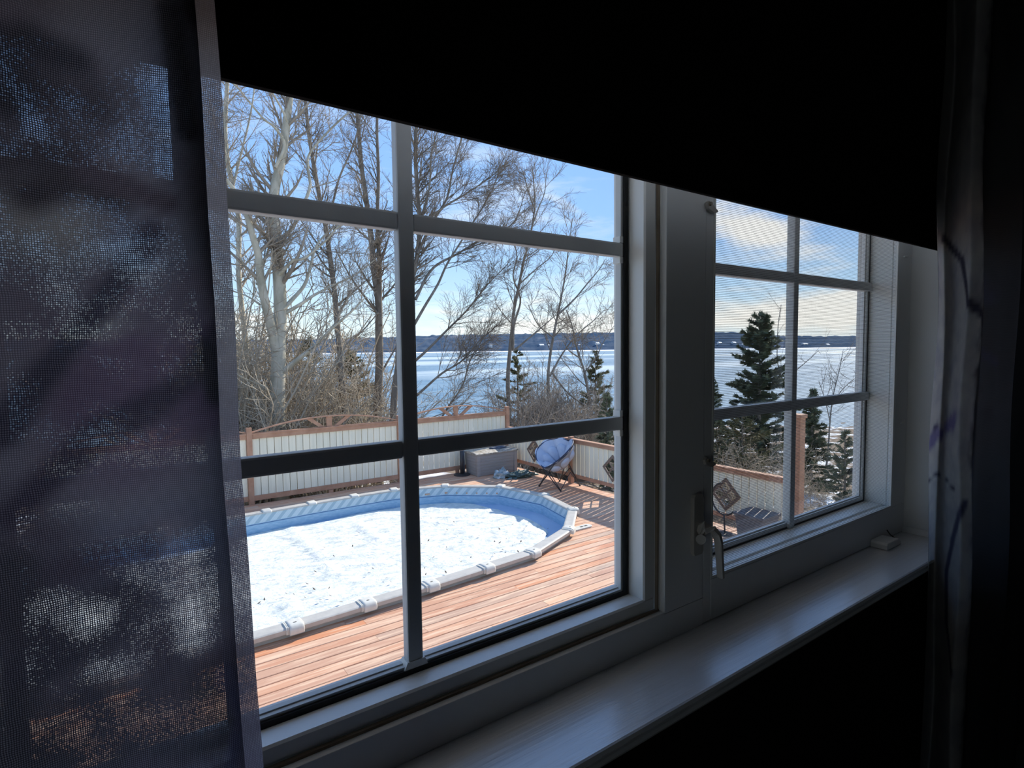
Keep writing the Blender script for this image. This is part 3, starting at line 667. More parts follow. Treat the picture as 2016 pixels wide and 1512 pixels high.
# far ridge: height follows the skyline across the water, folded back as a slope
def skyline(deg):   # deg from the x axis; crest elevation in metres at 3.2 km
    pts = [(-25, 40), (5, 46), (20, 48), (26, 50), (29, 56), (31.5, 74), (34, 84), (37, 88), (42, 92), (46, 95), (54, 96), (60, 92), (66, 84), (72, 74), (80, 70), (110, 68), (135, 60)]
    return float(np.interp(deg, [p[0] for p in pts], [p[1] for p in pts]))
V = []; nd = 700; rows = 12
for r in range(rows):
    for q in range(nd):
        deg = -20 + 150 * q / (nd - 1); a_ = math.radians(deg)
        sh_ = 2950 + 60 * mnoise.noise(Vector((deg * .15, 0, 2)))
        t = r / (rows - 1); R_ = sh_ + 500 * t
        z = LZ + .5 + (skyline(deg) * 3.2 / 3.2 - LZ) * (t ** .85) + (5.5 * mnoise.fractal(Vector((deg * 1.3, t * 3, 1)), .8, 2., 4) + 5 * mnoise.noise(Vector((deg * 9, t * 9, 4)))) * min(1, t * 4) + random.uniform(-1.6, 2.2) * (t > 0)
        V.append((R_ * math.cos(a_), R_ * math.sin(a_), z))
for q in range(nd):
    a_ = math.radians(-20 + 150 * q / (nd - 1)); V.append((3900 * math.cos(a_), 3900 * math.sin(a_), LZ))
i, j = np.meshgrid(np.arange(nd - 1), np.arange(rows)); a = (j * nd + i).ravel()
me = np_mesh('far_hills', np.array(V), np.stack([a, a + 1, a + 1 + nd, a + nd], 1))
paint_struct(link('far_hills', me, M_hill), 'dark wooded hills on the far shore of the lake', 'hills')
V = []; 
for q in range(300):
    deg = -20 + 150 * q / 299; a_ = math.radians(deg); sh_ = 2950 + 60 * mnoise.noise(Vector((deg * .15, 0, 2)))
    for dr, dz in ((-90, .15), (-15, 2.2), (8, 4.5)): V.append(((sh_ + dr) * math.cos(a_), (sh_ + dr) * math.sin(a_), LZ + dz + (.8 * mnoise.noise(Vector((deg * 4, 0, 0))) if dz > 1 else 0)))
Q = [(3 * q + r, 3 * q + 3 + r, 3 * q + 4 + r, 3 * q + 1 + r) for q in range(299) for r in (0, 1)]
paint_struct(link('far_shore', np_mesh('far_shore', np.array(V), np.array(Q)), M_snow), 'white strip of snow along the far shore', 'shore')
for n_, (u, wd, el) in enumerate([(966, 16, 30), (1066, 26, 26), (1082, 20, 24), (1142, 24, 22), (1176, 20, 32), (1190, 26, 20), (1416, 22, 26), (1444, 22, 26), (1464, 34, 14), (1530, 26, 8), (1543, 22, 7), (1584, 40, 14), (1628, 26, 9)]):
    d_ = ray(u, 690); d_ = d_ / np.linalg.norm(d_[:2]); p = np.array([d_[0] * 3060, d_[1] * 3060, LZ + el])
    hs = tag(empty('cottage', p), 'small white cottage under snow on the far shore', 'house', 'cottages on the far shore')
    MB().box((p[0] - wd / 2, p[1] - 6, p[2] - 12), (p[0] + wd / 2, p[1] + 6, p[2] + 7)).build('wall', M_house, hs)
    MB().prism([(p[1] - 8, p[2] + 7), (p[1] + 8, p[2] + 7), (p[1], p[2] + 13)], 0, p[0] - wd / 2 - 1.5, p[0] + wd / 2 + 1.5).build('roof', M_roof, hs)

# ------------------------------------------------------------------ pool outline (at rail height)
RZ = H + .13
near = [(-.40, 6.19), (.42, 6.20), (1.46, 6.21), (2.29, 6.25), (3.13, 6.28), (4.00, 6.34), (4.84, 6.41)]
arcp = [(5.93, 6.88), (6.72, 7.66), (6.95, 8.80), (6.66, 9.92), (5.74, 10.70)]
farp = [(4.71, 11.06), (3.86, 11.08), (3.01, 11.06), (2.18, 11.02), (1.34, 10.98), (.50, 10.95), (-.34, 10.92)]
lft = [(-1.4, 10.4), (-2.1, 9.6), (-2.4, 8.55), (-2.1, 7.5), (-1.4, 6.7)]
POOL = near + arcp + farp + lft
NP_ = len(POOL)
PC = np.array(POOL); pcen = PC.mean(0)
def inner(poly, d_):
    """offset a convex polygon inwards"""
    P = [Vector(p) for p in poly]; o = []
    for k in range(len(P)):
        a, b, c = P[k - 1], P[k], P[(k + 1) % len(P)]
        n1 = Vector((-(b - a).y, (b - a).x)).normalized(); n2 = Vector((-(c - b).y, (c - b).x)).normalized()
        n = (n1 + n2).normalized(); o.append(tuple(b + n * (d_ / max(.3, n.dot(n1)))))
    return o
def row_spans(poly, y):
    xs = []
    for k in range(len(poly)):
        (x0, y0), (x1, y1) = poly[k], poly[(k + 1) % len(poly)]
        if (y0 <= y < y1) or (y1 <= y < y0): xs.append(x0 + (y - y0) / (y1 - y0) * (x1 - x0))
    return sorted(xs)

# ------------------------------------------------------------------ deck of separate boards
deck = paint_struct(empty('deck', (3.0, 6.0, H)), 'stained cedar deck boards running along the house around the pool', 'deck')
pitch = .1405; y = 3.3; row = 0; rd = random.Random(11)
hole = inner(POOL, .05)
while y < 12.02:
    w_ = pitch - .011
    segs = [(-2.2 if y > 4.4 else -.6, 8.40)]
    xs = row_spans(hole, y + w_ / 2)
    if len(xs) >= 2: segs = [(xs[-1] + .02, 8.40)]

    for (xa, xb) in segs:
        x = xa; first = True
        L = rd.uniform(.8, 3.4)
        while x < xb - .01:
            x2 = min(xb, x + (L if first else rd.choice([2.44, 3.05, 3.66]))); first = False
            if xb - x2 < .5: x2 = xb
            zt = H + rd.uniform(-.0012, .0012); c_ = .004
            MB().prism([(y + c_, zt), (y + w_ - c_, zt), (y + w_, zt - c_), (y + w_, zt - .028), (y, zt - .028), (y, zt - c_)], 0, x + .0015, x2 - .0015).build('deck_board', M_deck, deck)
            x = x2
    y += pitch; row += 1
MB().box((8.405, 3.3, H - .35), (8.44, 12.04, H - .002)).build('rim_board', M_frail, deck)
for xj in np.arange(-2.0, 8.4, .8): MB().box((xj, 3.35, H - .20), (xj + .04, 6.1, H - .030)).build('joist', M_frail, deck)
for yj in (6.16, 11.22): MB().box((-2.2, yj - .02, H - .24), (8.38, yj + .02, H - .031)).build('joist', M_frail, deck)
for xj in np.arange(7.2, 8.4, .55): MB().box((xj, 6.2, H - .20), (xj + .04, 11.15, H - .030)).build('joist', M_frail, deck)
MB().box((-2.2, 11.98, H - .3), (8.38, 12.02, H - .031)).build('joist', M_frail, deck)

# ------------------------------------------------------------------ pool
pool = tag(empty('swimming_pool', (2.5, 8.65, H - 1.1)), 'oval above-ground pool with blue tiled liner and beige top rail', 'pool')
WI = inner(POOL, .07)
dz_top, dz_bot = -.012, -1.15
Vw = []; U_ = []; per = 0.0; res = []
for k in range(NP_ + 1):
    p = WI[k % NP_]
    if k: per += math.dist(WI[k - 1], p)
    res.append((p, per))
off = Vector(pool.location)
me = bpy.data.meshes.new('pool_liner'); vs = []; fs = []; uvs = []
for p, s_ in res:
    for dz in (dz_top, -.40, dz_bot): vs.append((p[0] - off.x, p[1] - off.y, RZ + dz - off.z)); uvs.append((s_, dz))
for k in range(NP_):
    for r in range(2): fs.append((3 * k + r, 3 * k + 3 + r, 3 * k + 4 + r, 3 * k + 1 + r))
me.from_pydata(vs, [], fs); uvl = me.uv_layers.new(name='UVMap')
for lp_ in me.loops: uvl.data[lp_.index].uv = uvs[lp_.vertex_index]
link('pool_liner', me, M_liner, pool)
mb = MB(); WO = inner(POOL, -.02)
for k in range(NP_):
    a_, b_, c_, d_ = WI[k], WI[(k + 1) % NP_], WO[(k + 1) % NP_], WO[k]
    for s_, t_ in ((a_, b_),):
        mb.add([(a_[0], a_[1], RZ - 1.15), (b_[0], b_[1], RZ - 1.15), (WO[(k + 1) % NP_][0], WO[(k + 1) % NP_][1], RZ - 1.15), (WO[k][0], WO[k][1], RZ - 1.15),
                (a_[0], a_[1], RZ - .015), (b_[0], b_[1], RZ - .015), (c_[0], c_[1], RZ - .015), (d_[0], d_[1], RZ - .015)], [(2, 3, 7, 6), (4, 5, 6, 7)])
mb.build('pool_wall', M_white_rail, pool)
ice = MB(); ice.add([(p[0], p[1], RZ - .385) for p in inner(POOL, .069)], [tuple(range(NP_))]); ice.build('ice', M_ice, pool)
for k in range(NP_):
    a_, b_ = Vector((*POOL[k], 0)), Vector((*POOL[(k + 1) % NP_], 0)); t = (b_ - a_).normalized(); n = Vector((-t.y, t.x, 0)); L = (b_ - a_).length
    # section: outer lip turned down, flat top, rolled inner edge; n points into the pool
    sec = [(-.085, -.060), (-.090, -.012), (-.078, -.002), (-.060, .002), (.060, .004), (.080, -.002), (.086, -.014), (.080, -.028), (.060, -.016), (-.060, -.014), (-.078, -.058)]
    m_ = MB(); vs = [a_ + n * q[0] + Vector((0, 0, RZ + q[1])) + t * .015 for q in sec] + [b_ + n * q[0] + Vector((0, 0, RZ + q[1])) - t * .015 for q in sec]; ns_ = len(sec)
    m_.add(vs, [tuple(range(ns_))[::-1], tuple(range(ns_, 2 * ns_))] + [(q, (q + 1) % ns_, ns_ + (q + 1) % ns_, ns_ + q) for q in range(ns_)]); m_.build('top_rail', M_white_rail, pool)
    # moulded cap over the joint: a low rounded cover with two ribs and a flat black oval for the shade in a screw recess
    pv = Vector((*POOL[k - 1], 0)); t2 = ((a_ - pv).normalized() + t).normalized(); n2 = Vector((-t2.y, t2.x, 0))
    m_ = MB(); prof = [(-.112, -.075), (-.118, -.030), (-.104, .012), (-.070, .026), (.0, .027), (.060, .022), (.092, .008), (.098, -.022)]
    ln = [(-.072, .75), (-.060, .96), (-.045, 1.0), (.050, 1.0), (.068, .95), (.080, .78)]
    vs = []; fs = []
    for (l_, sc_) in ln:
        for (q, z) in prof: vs.append(a_ + t2 * l_ + n2 * (q * (.9 + .1 * sc_)) + Vector((0, 0, RZ + (z if z < 0 else z * sc_))))
    m8 = len(prof)
    for r in range(len(ln) - 1):
        for q in range(m8 - 1): fs.append((r * m8 + q, r * m8 + q + 1, r * m8 + m8 + q + 1, r * m8 + m8 + q))
    fs += [tuple(range(m8)), tuple(range((len(ln) - 1) * m8, len(ln) * m8))[::-1]]
    m_.add(vs, fs); cap = m_.build('rail_cap', M_cap, pool, 0, True)
    if -.5 < POOL[k][0] and k < len(near) + 2:
        rb = MB()
        for l_ in (-.098, -.082):
            vs = []; pr = [(-.100, -.062), (-.104, -.010), (-.088, .012), (.0, .016), (.070, .012), (.092, -.004)]
            for l2 in (l_ - .006, l_ + .006):
                for q, z in pr: vs.append(a_ + t2 * l2 + n2 * q + Vector((0, 0, RZ + z)))
            rb.add(vs, [(q, q + 1, 7 + q, 6 + q) for q in range(5)] + [tuple(range(6)), tuple(range(6, 12))[::-1]])
        rb.build('cap_rib', M_cap, cap)
        c0 = a_ + n2 * -.035 + Vector((0, 0, RZ + .0272)); m_ = MB(); m_.add([c0 + t2 * (.020 * math.cos(q)) + n2 * (.010 * math.sin(q)) for q in np.linspace(0, 2 * math.pi, 11)[:-1]] + [c0 + Vector((0, 0, .001))], [(q, (q + 1) % 10, 10) for q in range(10)])
        m_.build('recess_shade', M_gasket, cap)

# frosted cover lying on the ice, pulled in from the wall on the far side and at the end
def zc(u, v): return onZ(u, v, RZ - .36)[:2]
cb = [zc(u, v) for u, v in ((476, 1056), (560, 1038), (640, 1026), (706, 1011), (790, 998), (830, 993), (880, 990), (926, 991), (950, 996), (972, 1002), (985, 1004), (1000, 1010), (1020, 1015), (1040, 1021), (1056, 1029), (1068, 1037), (1078, 1047), (1073, 1059))]
low = [(5.55, 6.95), (5.15, 6.66), (4.75, 6.54), (4.0, 6.45), (3.13, 6.40), (2.29, 6.37), (1.46, 6.34), (.42, 6.32), (-.4, 6.31), (-1.3, 6.9), (-1.9, 7.6), (-2.2, 8.55), (-1.9, 9.5), (-1.2, 10.2), (-.3, 10.5), (.8, 10.45)]
bd = [tuple(map(float, p)) for p in (list(cb) + low)]
BP = catmull(bd + [bd[0]], 8)[:-1]; nb_ = len(BP); nr = 90
ctr = np.stack([np.clip(BP[:, 0], .2, 4.6), np.full(nb_, 8.5)], 1)
ridges = [([(570, 1040), (590, 1062), (618, 1088), (640, 1100)], .05, .035), ([(640, 1115), (665, 1133), (690, 1145)], .06, .03), ([(560, 1190), (585, 1215)], .06, .03), ([(830, 1040), (900, 1020), (975, 1003)], .05, .03), ([(470 + 740 / 5.305, 940 + 930 / 5.305), (760, 1112)], .05, .022), ([(700, 1030), (745, 1062)], .08, .03)]
rp_ = [([tuple(zc(u, v)) for u, v in pts], wd, h) for pts, wd, h in ridges]
V = []
for r in range(nr + 1):
    f_ = (r / nr) ** .8
    P = ctr + (BP - ctr) * f_
    z = np.array([.018 * mnoise.fractal(Vector((x * 1.6, y * 3.0, 0)), .9, 2.0, 5) + .007 * mnoise.fractal(Vector((x * 6, y * 9, 4)), .9, 2.0, 3) for x, y in P])
    for pts, wd, h in rp_: z += h * np.exp(-(seg_d(P, pts) / wd) ** 2)
    z *= np.clip((1 - f_) * 12, .25, 1); z -= .012 * (f_ > .985)
    V.append(np.concatenate([P, (RZ - .352 + z)[:, None]], 1))
V = np.concatenate(V); i, j = np.meshgrid(np.arange(nb_), np.arange(nr)); i = i.ravel(); j = j.ravel()
Q = np.stack([j * nb_ + i, j * nb_ + (i + 1) % nb_, (j + 1) * nb_ + (i + 1) % nb_, (j + 1) * nb_ + i], 1)
cov = tag(empty('pool_cover', (2.5, 8.5, RZ - .35)), 'wrinkled white frosted cover lying over the frozen pool', 'cover')
link('sheet', np_mesh('sheet', V - np.array(cov.location), Q, smooth=True), M_cover, cov)
lf = MB()
for q in range(75):
    x, y = rd.uniform(.6, 5.6), rd.uniform(6.6, 10.4)
    if q < 45: u, v = rd.choice([(980, 1092), (1000, 1068), (960, 1095), (1010, 1080), (790, 1140), (600, 1170), (560, 1190), (940, 1062), (1030, 1045), (870, 1125)]); x, y = zc(u + rd.gauss(0, 26), v + rd.gauss(0, 9))
    if math.hypot(max(0, x - 4.6), y - 8.5) > 1.95: continue
    a_ = rd.uniform(0, 6.28); l_ = rd.uniform(.012, .034); c0 = Vector((x, y, RZ - .318)); d1 = Vector((math.cos(a_), math.sin(a_), .25)) * l_; d2 = Vector((-math.sin(a_), math.cos(a_), .1)) * l_ * .45
    lf.add([c0 - d1, c0 + d2, c0 + d1 + Vector((0, 0, .012)), c0 - d2], [(0, 1, 2), (0, 2, 3)])
tag(lf.build('leaf_litter', M_leaf), 'dead leaves and twigs scattered over the white pool cover', 'leaves', None, 'stuff')

# white plate with two black patches for holes on the deck beside the pool end
c = onZ(1139, 1041, H); br_ = MB(); br_.box((c[0] - .02, c[1] - .045, H + .002), (c[0] + .0, c[1] + .045, H + .02))
pts = [(c[0] - .28 + .0, c[1] - .075), (c[0] + .22, c[1] - .075)] + [(c[0] + .22 + .06 * math.sin(a_), c[1] - .075 * math.cos(a_)) for a_ in np.linspace(0.3, math.pi - .3, 6)] + [(c[0] + .22, c[1] + .075), (c[0] - .28, c[1] + .075)]
plate = tag(MB().prism(pts, 2, H + .003, H + .022).build('ladder_plate', M_cap, None, .004), 'white rounded plate with two black patches for holes beside the pool end', 'bracket')
plate_loc = Vector(plate.location)
for dx in (.07, .16):
    m_ = MB(); m_.box((c[0] + dx - .032, c[1] - .02, H + .0222), (c[0] + dx + .032, c[1] + .02, H + .0235)); m_.build('hole_shade', M_gasket, plate)  # black slabs laid on the plate for the shade inside its holes

# ------------------------------------------------------------------ fences
FY = 12.16
fen = tag(empty('wooden_fence', (4.0, FY, H)), 'grey-green board fence with arched redwood tops behind the pool', 'fence')
PX = [-1.08, 2.13, 5.335, 8.38]
for q, x in enumerate(PX):
    MB().box((x - .05, FY - .07, H - .5), (x + .05, FY + .03, H + 1.555)).build('post', M_frail, fen, .004)
for xm in (.52, 3.72, 6.86): MB().box((xm - .045, FY - .045, H - .4), (xm + .045, FY + .0, H + .07)).build('stub_post', M_frail, fen)
for q in range(3):
    x0, x1 = PX[q] + .051, PX[q + 1] - .051; L = x1 - x0
    MB().box((x0, FY - .045, H + 1.325), (x1, FY + .035, H + 1.41)).build('top_rail', M_frail, fen, .003)
    MB().box((x0, FY - .060, H + 1.4105), (x1, FY + .045, H + 1.44)).build('cap_rail', M_frail, fen, .003)
    MB().box((x0, FY - .045, H + .075), (x1, FY + .035, H + .175)).build('bottom_rail', M_frail, fen, .003)
    nb2 = int(round(L / .1435)); bw = L / nb2
    for k in range(nb2):
        xa = x0 + k * bw + .005 + rd.uniform(-.001, .001); xb = x0 + (k + 1) * bw - .005; yy = FY - .012 + rd.uniform(-.002, .002)
        c_ = .004
        MB().prism([(xa, yy + .018), (xa, yy + c_), (xa + c_, yy), (xb - c_, yy), (xb, yy + c_), (xb, yy + .018)], 2, H + .1755, H + 1.3245).build('fence_board', M_fboard, fen)
    # sprung arch with three spokes
    npt = 22; ar = MB(); vs = []
    for k in range(npt + 1):
        t = k / npt; x = x0 + L * t; zz = H + 1.452 + .215 * (1 - (2 * t - 1) ** 2)
        for dy, dz in ((-.045, -.011), (.045, -.011), (.045, .011), (-.045, .011)): vs.append((x, FY + dy, zz + dz))
    fs = [(0, 1, 2, 3), (4 * npt + 3, 4 * npt + 2, 4 * npt + 1, 4 * npt)]
    for k in range(npt):
        for e in range(4): fs.append((4 * k + e, 4 * k + (e + 1) % 4, 4 * k + 4 + (e + 1) % 4, 4 * k + 4 + e))
    ar.add(vs, fs); ar.build('arch', M_frail, fen)
    xm = (x0 + x1) / 2; zb = H + 1.441
    for dx, tx in ((0, 0), (-.17, -.42), (.17, .42)):
        top = H + 1.452 + .215 * (1 - (2 * abs(tx) / L) ** 2) - .012
        MB().prism([(xm + dx * .9 - .055, zb), (xm + dx * .9 + .055, zb), (xm + tx + .062, top), (xm + tx - .062, top)], 1, FY - .02, FY + .02).build('spoke', M_frail, fen)

FX = 8.38
fe2 = tag(empty('wooden_fence', (FX, 8.0, H)), 'lower board fence with diamond lattice openings along the right side of the deck', 'fence')
PYS = [12.10, 9.60, 6.95, 4.42]; DIA = [10.95, 8.27, 5.62]; DR = .255; DZ = H + .56
for y_ in PYS[1:3]: MB().box((FX - .05, y_ - .05, H - .4), (FX + .05, y_ + .05, H + 1.07)).build('post', M_frail, fe2, .004)
MB().box((FX - .075, PYS[3] - .075, H - .5), (FX + .075, PYS[3] + .075, H + 1.97)).build('tall_post', M_frail, fe2, .006)
MB().prism([(FX - .095, PYS[3] - .095), (FX + .095, PYS[3] - .095), (FX + .095, PYS[3] + .095), (FX - .095, PYS[3] + .095)], 2, H + 1.9705, H + 2.03).build('post_cap', M_frail, fe2, .01)
def poly_piece(poly, x):   # fence board piece, polygon in (y, z)
    MB().prism(poly, 0, x, x + .014).build('fence_board', M_fboard, fe2)
for q in range(3):
    ya, yb = PYS[q + 1] + (.051 if q < 2 else .076), PYS[q] - (.051 if q else .02); L = yb - ya
    MB().box((FX - .04, ya, H + .935), (FX + .04, yb, H + 1.005)).build('top_rail', M_frail, fe2, .003)
    MB().box((FX - .06, ya, H + 1.0055), (FX + .06, yb, H + 1.03)).build('cap_rail', M_frail, fe2, .003)
    MB().box((FX - .04, ya, H + .16), (FX + .04, yb, H + .235)).build('bottom_rail', M_frail, fe2, .003)
    nb2 = int(round(L / .1435)); bw = L / nb2; z0, z1 = H + .2355, H + .9345; yc = DIA[q]
    for k in range(nb2):
        a_ = ya + k * bw + .009; b_ = ya + (k + 1) * bw - .009; x = FX - .01 + rd.uniform(-.002, .002)
        if b_ <= yc - DR or a_ >= yc + DR: poly_piece([(a_, z0), (b_, z0), (b_, z1), (a_, z1)], x); continue
        ks = sorted(set([a_, b_] + [v for v in (yc - DR, yc, yc + DR) if a_ < v < b_]))
        hh = [max(0.0, DR - abs(v - yc)) for v in ks]
        poly_piece([(a_, z0), (b_, z0)] + [(v, DZ - h_) for v, h_ in zip(ks[::-1], hh[::-1])], x)
        poly_piece([(v, DZ + h_) for v, h_ in zip(ks, hh)] + [(b_, z1), (a_, z1)], x)
    di = MB(); r1, r0 = DR + .03, DR - .035
    for s1, s2 in ((1, 1), (1, -1), (-1, -1), (-1, 1)):   # four mitred sides of the diamond frame
        di.prism([(yc + s1 * r1, DZ), (yc, DZ + s2 * r1), (yc, DZ + s2 * r0), (yc + s1 * r0, DZ)], 0, FX - .035, FX - .0125)
    df = di.build('diamond_frame', M_brown, fe2)
    for s1 in (1, -1): MB().bar((FX - .018 + .004 * s1, yc - DR * .48, DZ - s1 * DR * .48), (FX - .018 + .004 * s1, yc + DR * .48, DZ + s1 * DR * .48), .030, .008, (1, 0, 0)).build('lattice_bar', M_brown, df)

# ------------------------------------------------------------------ things on the deck
# deck box
bx0, by0, bl, bd_, bh = 7.00, 11.42, 1.18, .58, .52
db = tag(empty('deck_box', (bx0 + bl / 2, by0 + bd_ / 2, H + .002)), 'taupe plastic deck storage box in the back corner of the deck', 'storage box')
m_ = MB(); m_.add([(bx0 + .03, by0 + .02, H + .003), (bx0 + bl - .03, by0 + .02, H + .003), (bx0 + bl - .03, by0 + bd_ - .02, H + .003), (bx0 + .03, by0 + bd_ - .02, H + .003),
                   (bx0, by0, H + bh), (bx0 + bl, by0, H + bh), (bx0 + bl, by0 + bd_, H + bh), (bx0, by0 + bd_, H + bh)], [(3, 2, 1, 0), (4, 5, 6, 7), (0, 1, 5, 4), (1, 2, 6, 5), (2, 3, 7, 6), (3, 0, 4, 7)])
m_.build('body', M_box, db, .012)
for k in range(6):
    z = H + .06 + k * .072; MB().box((bx0 + .10, by0 + .012 - k * .0028, z), (bx0 + bl - .10, by0 + .03, z + .055)).build('panel_rib', M_box, db, .003)
    MB().box((bx0 + .018 - k * .004, by0 + .08, z), (bx0 + .04, by0 + bd_ - .08, z + .055)).build('panel_rib', M_box, db, .003)
for xx in (bx0 + .005, bx0 + bl - .095): MB().box((xx, by0 - .008, H + .004), (xx + .09, by0 + .04, H + bh)).build('corner_pilaster', M_box, db, .006)
lid = MB().prism([(by0 - .025, H + bh + .001), (by0 + bd_ + .02, H + bh + .001), (by0 + bd_ + .02, H + bh + .035), (by0 + bd_ * .7, H + bh + .062), (by0 + bd_ * .3, H + bh + .06), (by0 - .025, H + bh + .03)], 0, bx0 - .025, bx0 + bl + .025).build('lid', M_lid, db, .008)
def blob(name, c, sx, sy, sz, m, amp, fr, seed, nu=28, nv=18, flat=0.0):
    vs = []; fs = []
    for j in range(nv + 1):
        ph = math.pi * j / nv
        for i in range(nu):
            th = 2 * math.pi * i / nu; d_ = Vector((math.sin(ph) * math.cos(th), math.sin(ph) * math.sin(th), math.cos(ph)))
            r = 1 + amp * mnoise.fractal(d_ * fr + Vector((seed, 0, 0)), .8, 2., 4)
            p = Vector((d_.x * sx * r, d_.y * sy * r, max(d_.z, -.2) * sz * r)); vs.append(Vector(c) + p + Vector((0, 0, .2 * sz)))
    for j in range(nv):
        for i in range(nu): fs.append((j * nu + i, j * nu + (i + 1) % nu, (j + 1) * nu + (i + 1) % nu, (j + 1) * nu + i))
    m_ = MB(); m_.add(vs, fs); zmin = min(v[2] for v in m_.v); m_.v = [(x, y, z - zmin + c[2]) for x, y, z in m_.v]
    return m_.build(name, m, None, 0, True)
tag(blob('folded_tarp', (bx0 + .80, by0 + .30, H + bh + .058), .24, .13, .035, M_navy, .35, 2.2, 3), 'dark folded tarp lying on the lid of the deck box', 'tarp')
tag(blob('plastic_bag', (7.45, 11.02, H), .19, .13, .16, M_tarp, .5, 2.2, 8), 'crumpled pale plastic bag on the deck before the storage box', 'bag')
tag(blob('crumpled_tarp', (7.86, 10.86, H), .34, .20, .10, M_net, .6, 2.6, 15, 40, 20), 'dark green crumpled tarp on the deck between box and chair', 'tarp')
# black post with a flat foot between fence and box
ps = tag(empty('parasol_stand', (6.83, 11.86, H)), 'black parasol stand left of the deck box against the fence', 'stand')
MB().tube([(6.83, 11.86, H + .03), (6.83, 11.86, H + .62)], .045, 14).build('tube', M_dark, ps, 0, True)
MB().tube([(6.83, 11.86, H + .002), (6.83, 11.86, H + .022), (6.83, 11.86, H + .04)], [.20, .20, .06], 20).build('foot', M_dark, ps)
MB().tube([(6.90, 11.93, H + .04), (6.93, 11.98, H + .60)], [.05, .035], 10).build('sleeve', M_navy, ps, 0, True)

# padded saucer chair, half folded
def saucer_chair(loc, rz):
    r0 = tag(empty('saucer_chair', (0, 0, 0)), 'slate blue padded saucer chair with black folding legs by the right fence', 'chair')
    cz = .60; R = .45; tilt = math.radians(33)
    def bowl(r, a, push=0.0):   # points of a tilted bowl, folded a little along its middle
        x, y = r * math.cos(a), r * math.sin(a); z = .30 * (r / R) ** 2 - .16 + .16 * abs(y) / R * (r / R) + push
        c_, s_ = math.cos(tilt), math.sin(tilt); return Vector((x * c_ + z * s_ * -1, y * .92, x * s_ * -1 * -1 + z * c_ + cz))
    nu, nv = 96, 26; vs = []; fs = []
    for j in range(nv + 1):
        r = .02 + (R - .02) * j / nv
        for i in range(nu):
            a = 2 * math.pi * i / nu; r2 = r * (1 + .07 * abs(math.sin(a * 4)) ** .5 * (r / R) ** 2)
            tuft = .095 * (abs(math.sin(a * 4)) ** .5) * math.sin(math.pi * min(1, max(0, (r - .13) / (R - .13)))) ** .6 if r > .13 else .045 * math.cos(r / .13 * math.pi / 2) ** .7
            vs.append(bowl(r2, a, tuft))
    for j in range(nv):
        for i in range(nu): fs.append((j * nu + i, j * nu + (i + 1) % nu, (j + 1) * nu + (i + 1) % nu, (j + 1) * nu + i))
    m_ = MB(); m_.add(vs, fs); m_.build('cushion', M_cush, r0, 0, True)
    vs = []; fs = []
    for j in range(9):
        r = .02 + (R - .02) * j / 8
        for i in range(48): vs.append(bowl(r, 2 * math.pi * i / 48, -.02 - .05 * (1 - (j / 8) ** 2)))
    for j in range(8):
        for i in range(48): fs.append((j * 48 + i, j * 48 + (i + 1) % 48, (j + 1) * 48 + (i + 1) % 48, (j + 1) * 48 + i))
    m_ = MB(); m_.add(vs, fs); m_.build('sling', M_seat, r0, 0, True)
    rim = [bowl(R + .012, 2 * math.pi * i / 40, .01) for i in range(41)]
    MB().tube(rim, .014, 8, False).build('rim', M_piping, r0, 0, True)
    for k in range(8):    # eight stuffed lobes with deep creases between them
        a = math.pi * (k + .5) / 4; c0 = bowl(R * .60, a, .035); er = (bowl(R, a) - bowl(R * .2, a)).normalized(); et = (bowl(R * .6, a + .1) - bowl(R * .6, a - .1)).normalized(); en = er.cross(et).normalized()
        if en.dot(bowl(.01, 0, .1) - bowl(.01, 0, 0)) < 0: en = -en
        vs = []; fs = []; nu, nv = 18, 10
        for j in range(nv + 1):
            ph = math.pi * j / nv
            for i in range(nu):
                th = 2 * math.pi * i / nu; x, y, z = math.sin(ph) * math.cos(th), math.sin(ph) * math.sin(th), math.cos(ph)
                wob = 1 + .16 * mnoise.noise(Vector((x * 1.8 + k * 3, y * 1.8, z * 1.8)))
                vs.append(c0 + er * (x * R * .46 * wob) + et * (y * R * .27 * (1 + .35 * x) * wob) + en * (z * .085 * wob * (1 + .3 * x)))
        for j in range(nv):
            for i in range(nu): fs.append((j * nu + i, j * nu + (i + 1) % nu, (j + 1) * nu + (i + 1) % nu, (j + 1) * nu + i))
        MB().add(vs, fs).build('cushion_lobe', M_cush, r0, 0, True)
    # crossed legs
    feet = [(.34, .30), (.34, -.30), (-.32, .32), (-.32, -.32)]
    tops = [bowl(R, math.radians(q), 0) for q in (325, 35, 215, 145)]
    for (fx, fy), tp in zip(feet, tops): MB().tube([tp, (fx, fy, .0)], .0115, 8).build('leg', M_dark, r0, 0, True)
    for (a, b) in (((.34, .30), (-.32, .32)), ((.34, -.30), (-.32, -.32)), ((.34, .30), (.34, -.30)), ((-.32, .32), (-.32, -.32))):
        MB().tube([(a[0], a[1], .02), ((a[0] + b[0]) / 2 * 1.0, (a[1] + b[1]) / 2, .36)], .009, 7).build('brace', M_dark, r0, 0, True)
        MB().tube([(b[0], b[1], .02), ((a[0] + b[0]) / 2 * 1.0, (a[1] + b[1]) / 2, .36)], .009, 7).build('brace', M_dark, r0, 0, True)
    for fx, fy in feet: MB().tube([(fx, fy, -.0), (fx, fy, .03)], .02, 10).build('foot', M_dark, r0)
    r0.location = loc; r0.rotation_euler = (0, 0, rz); return r0
saucer_chair((7.97, 9.52, H + .001), math.radians(8))

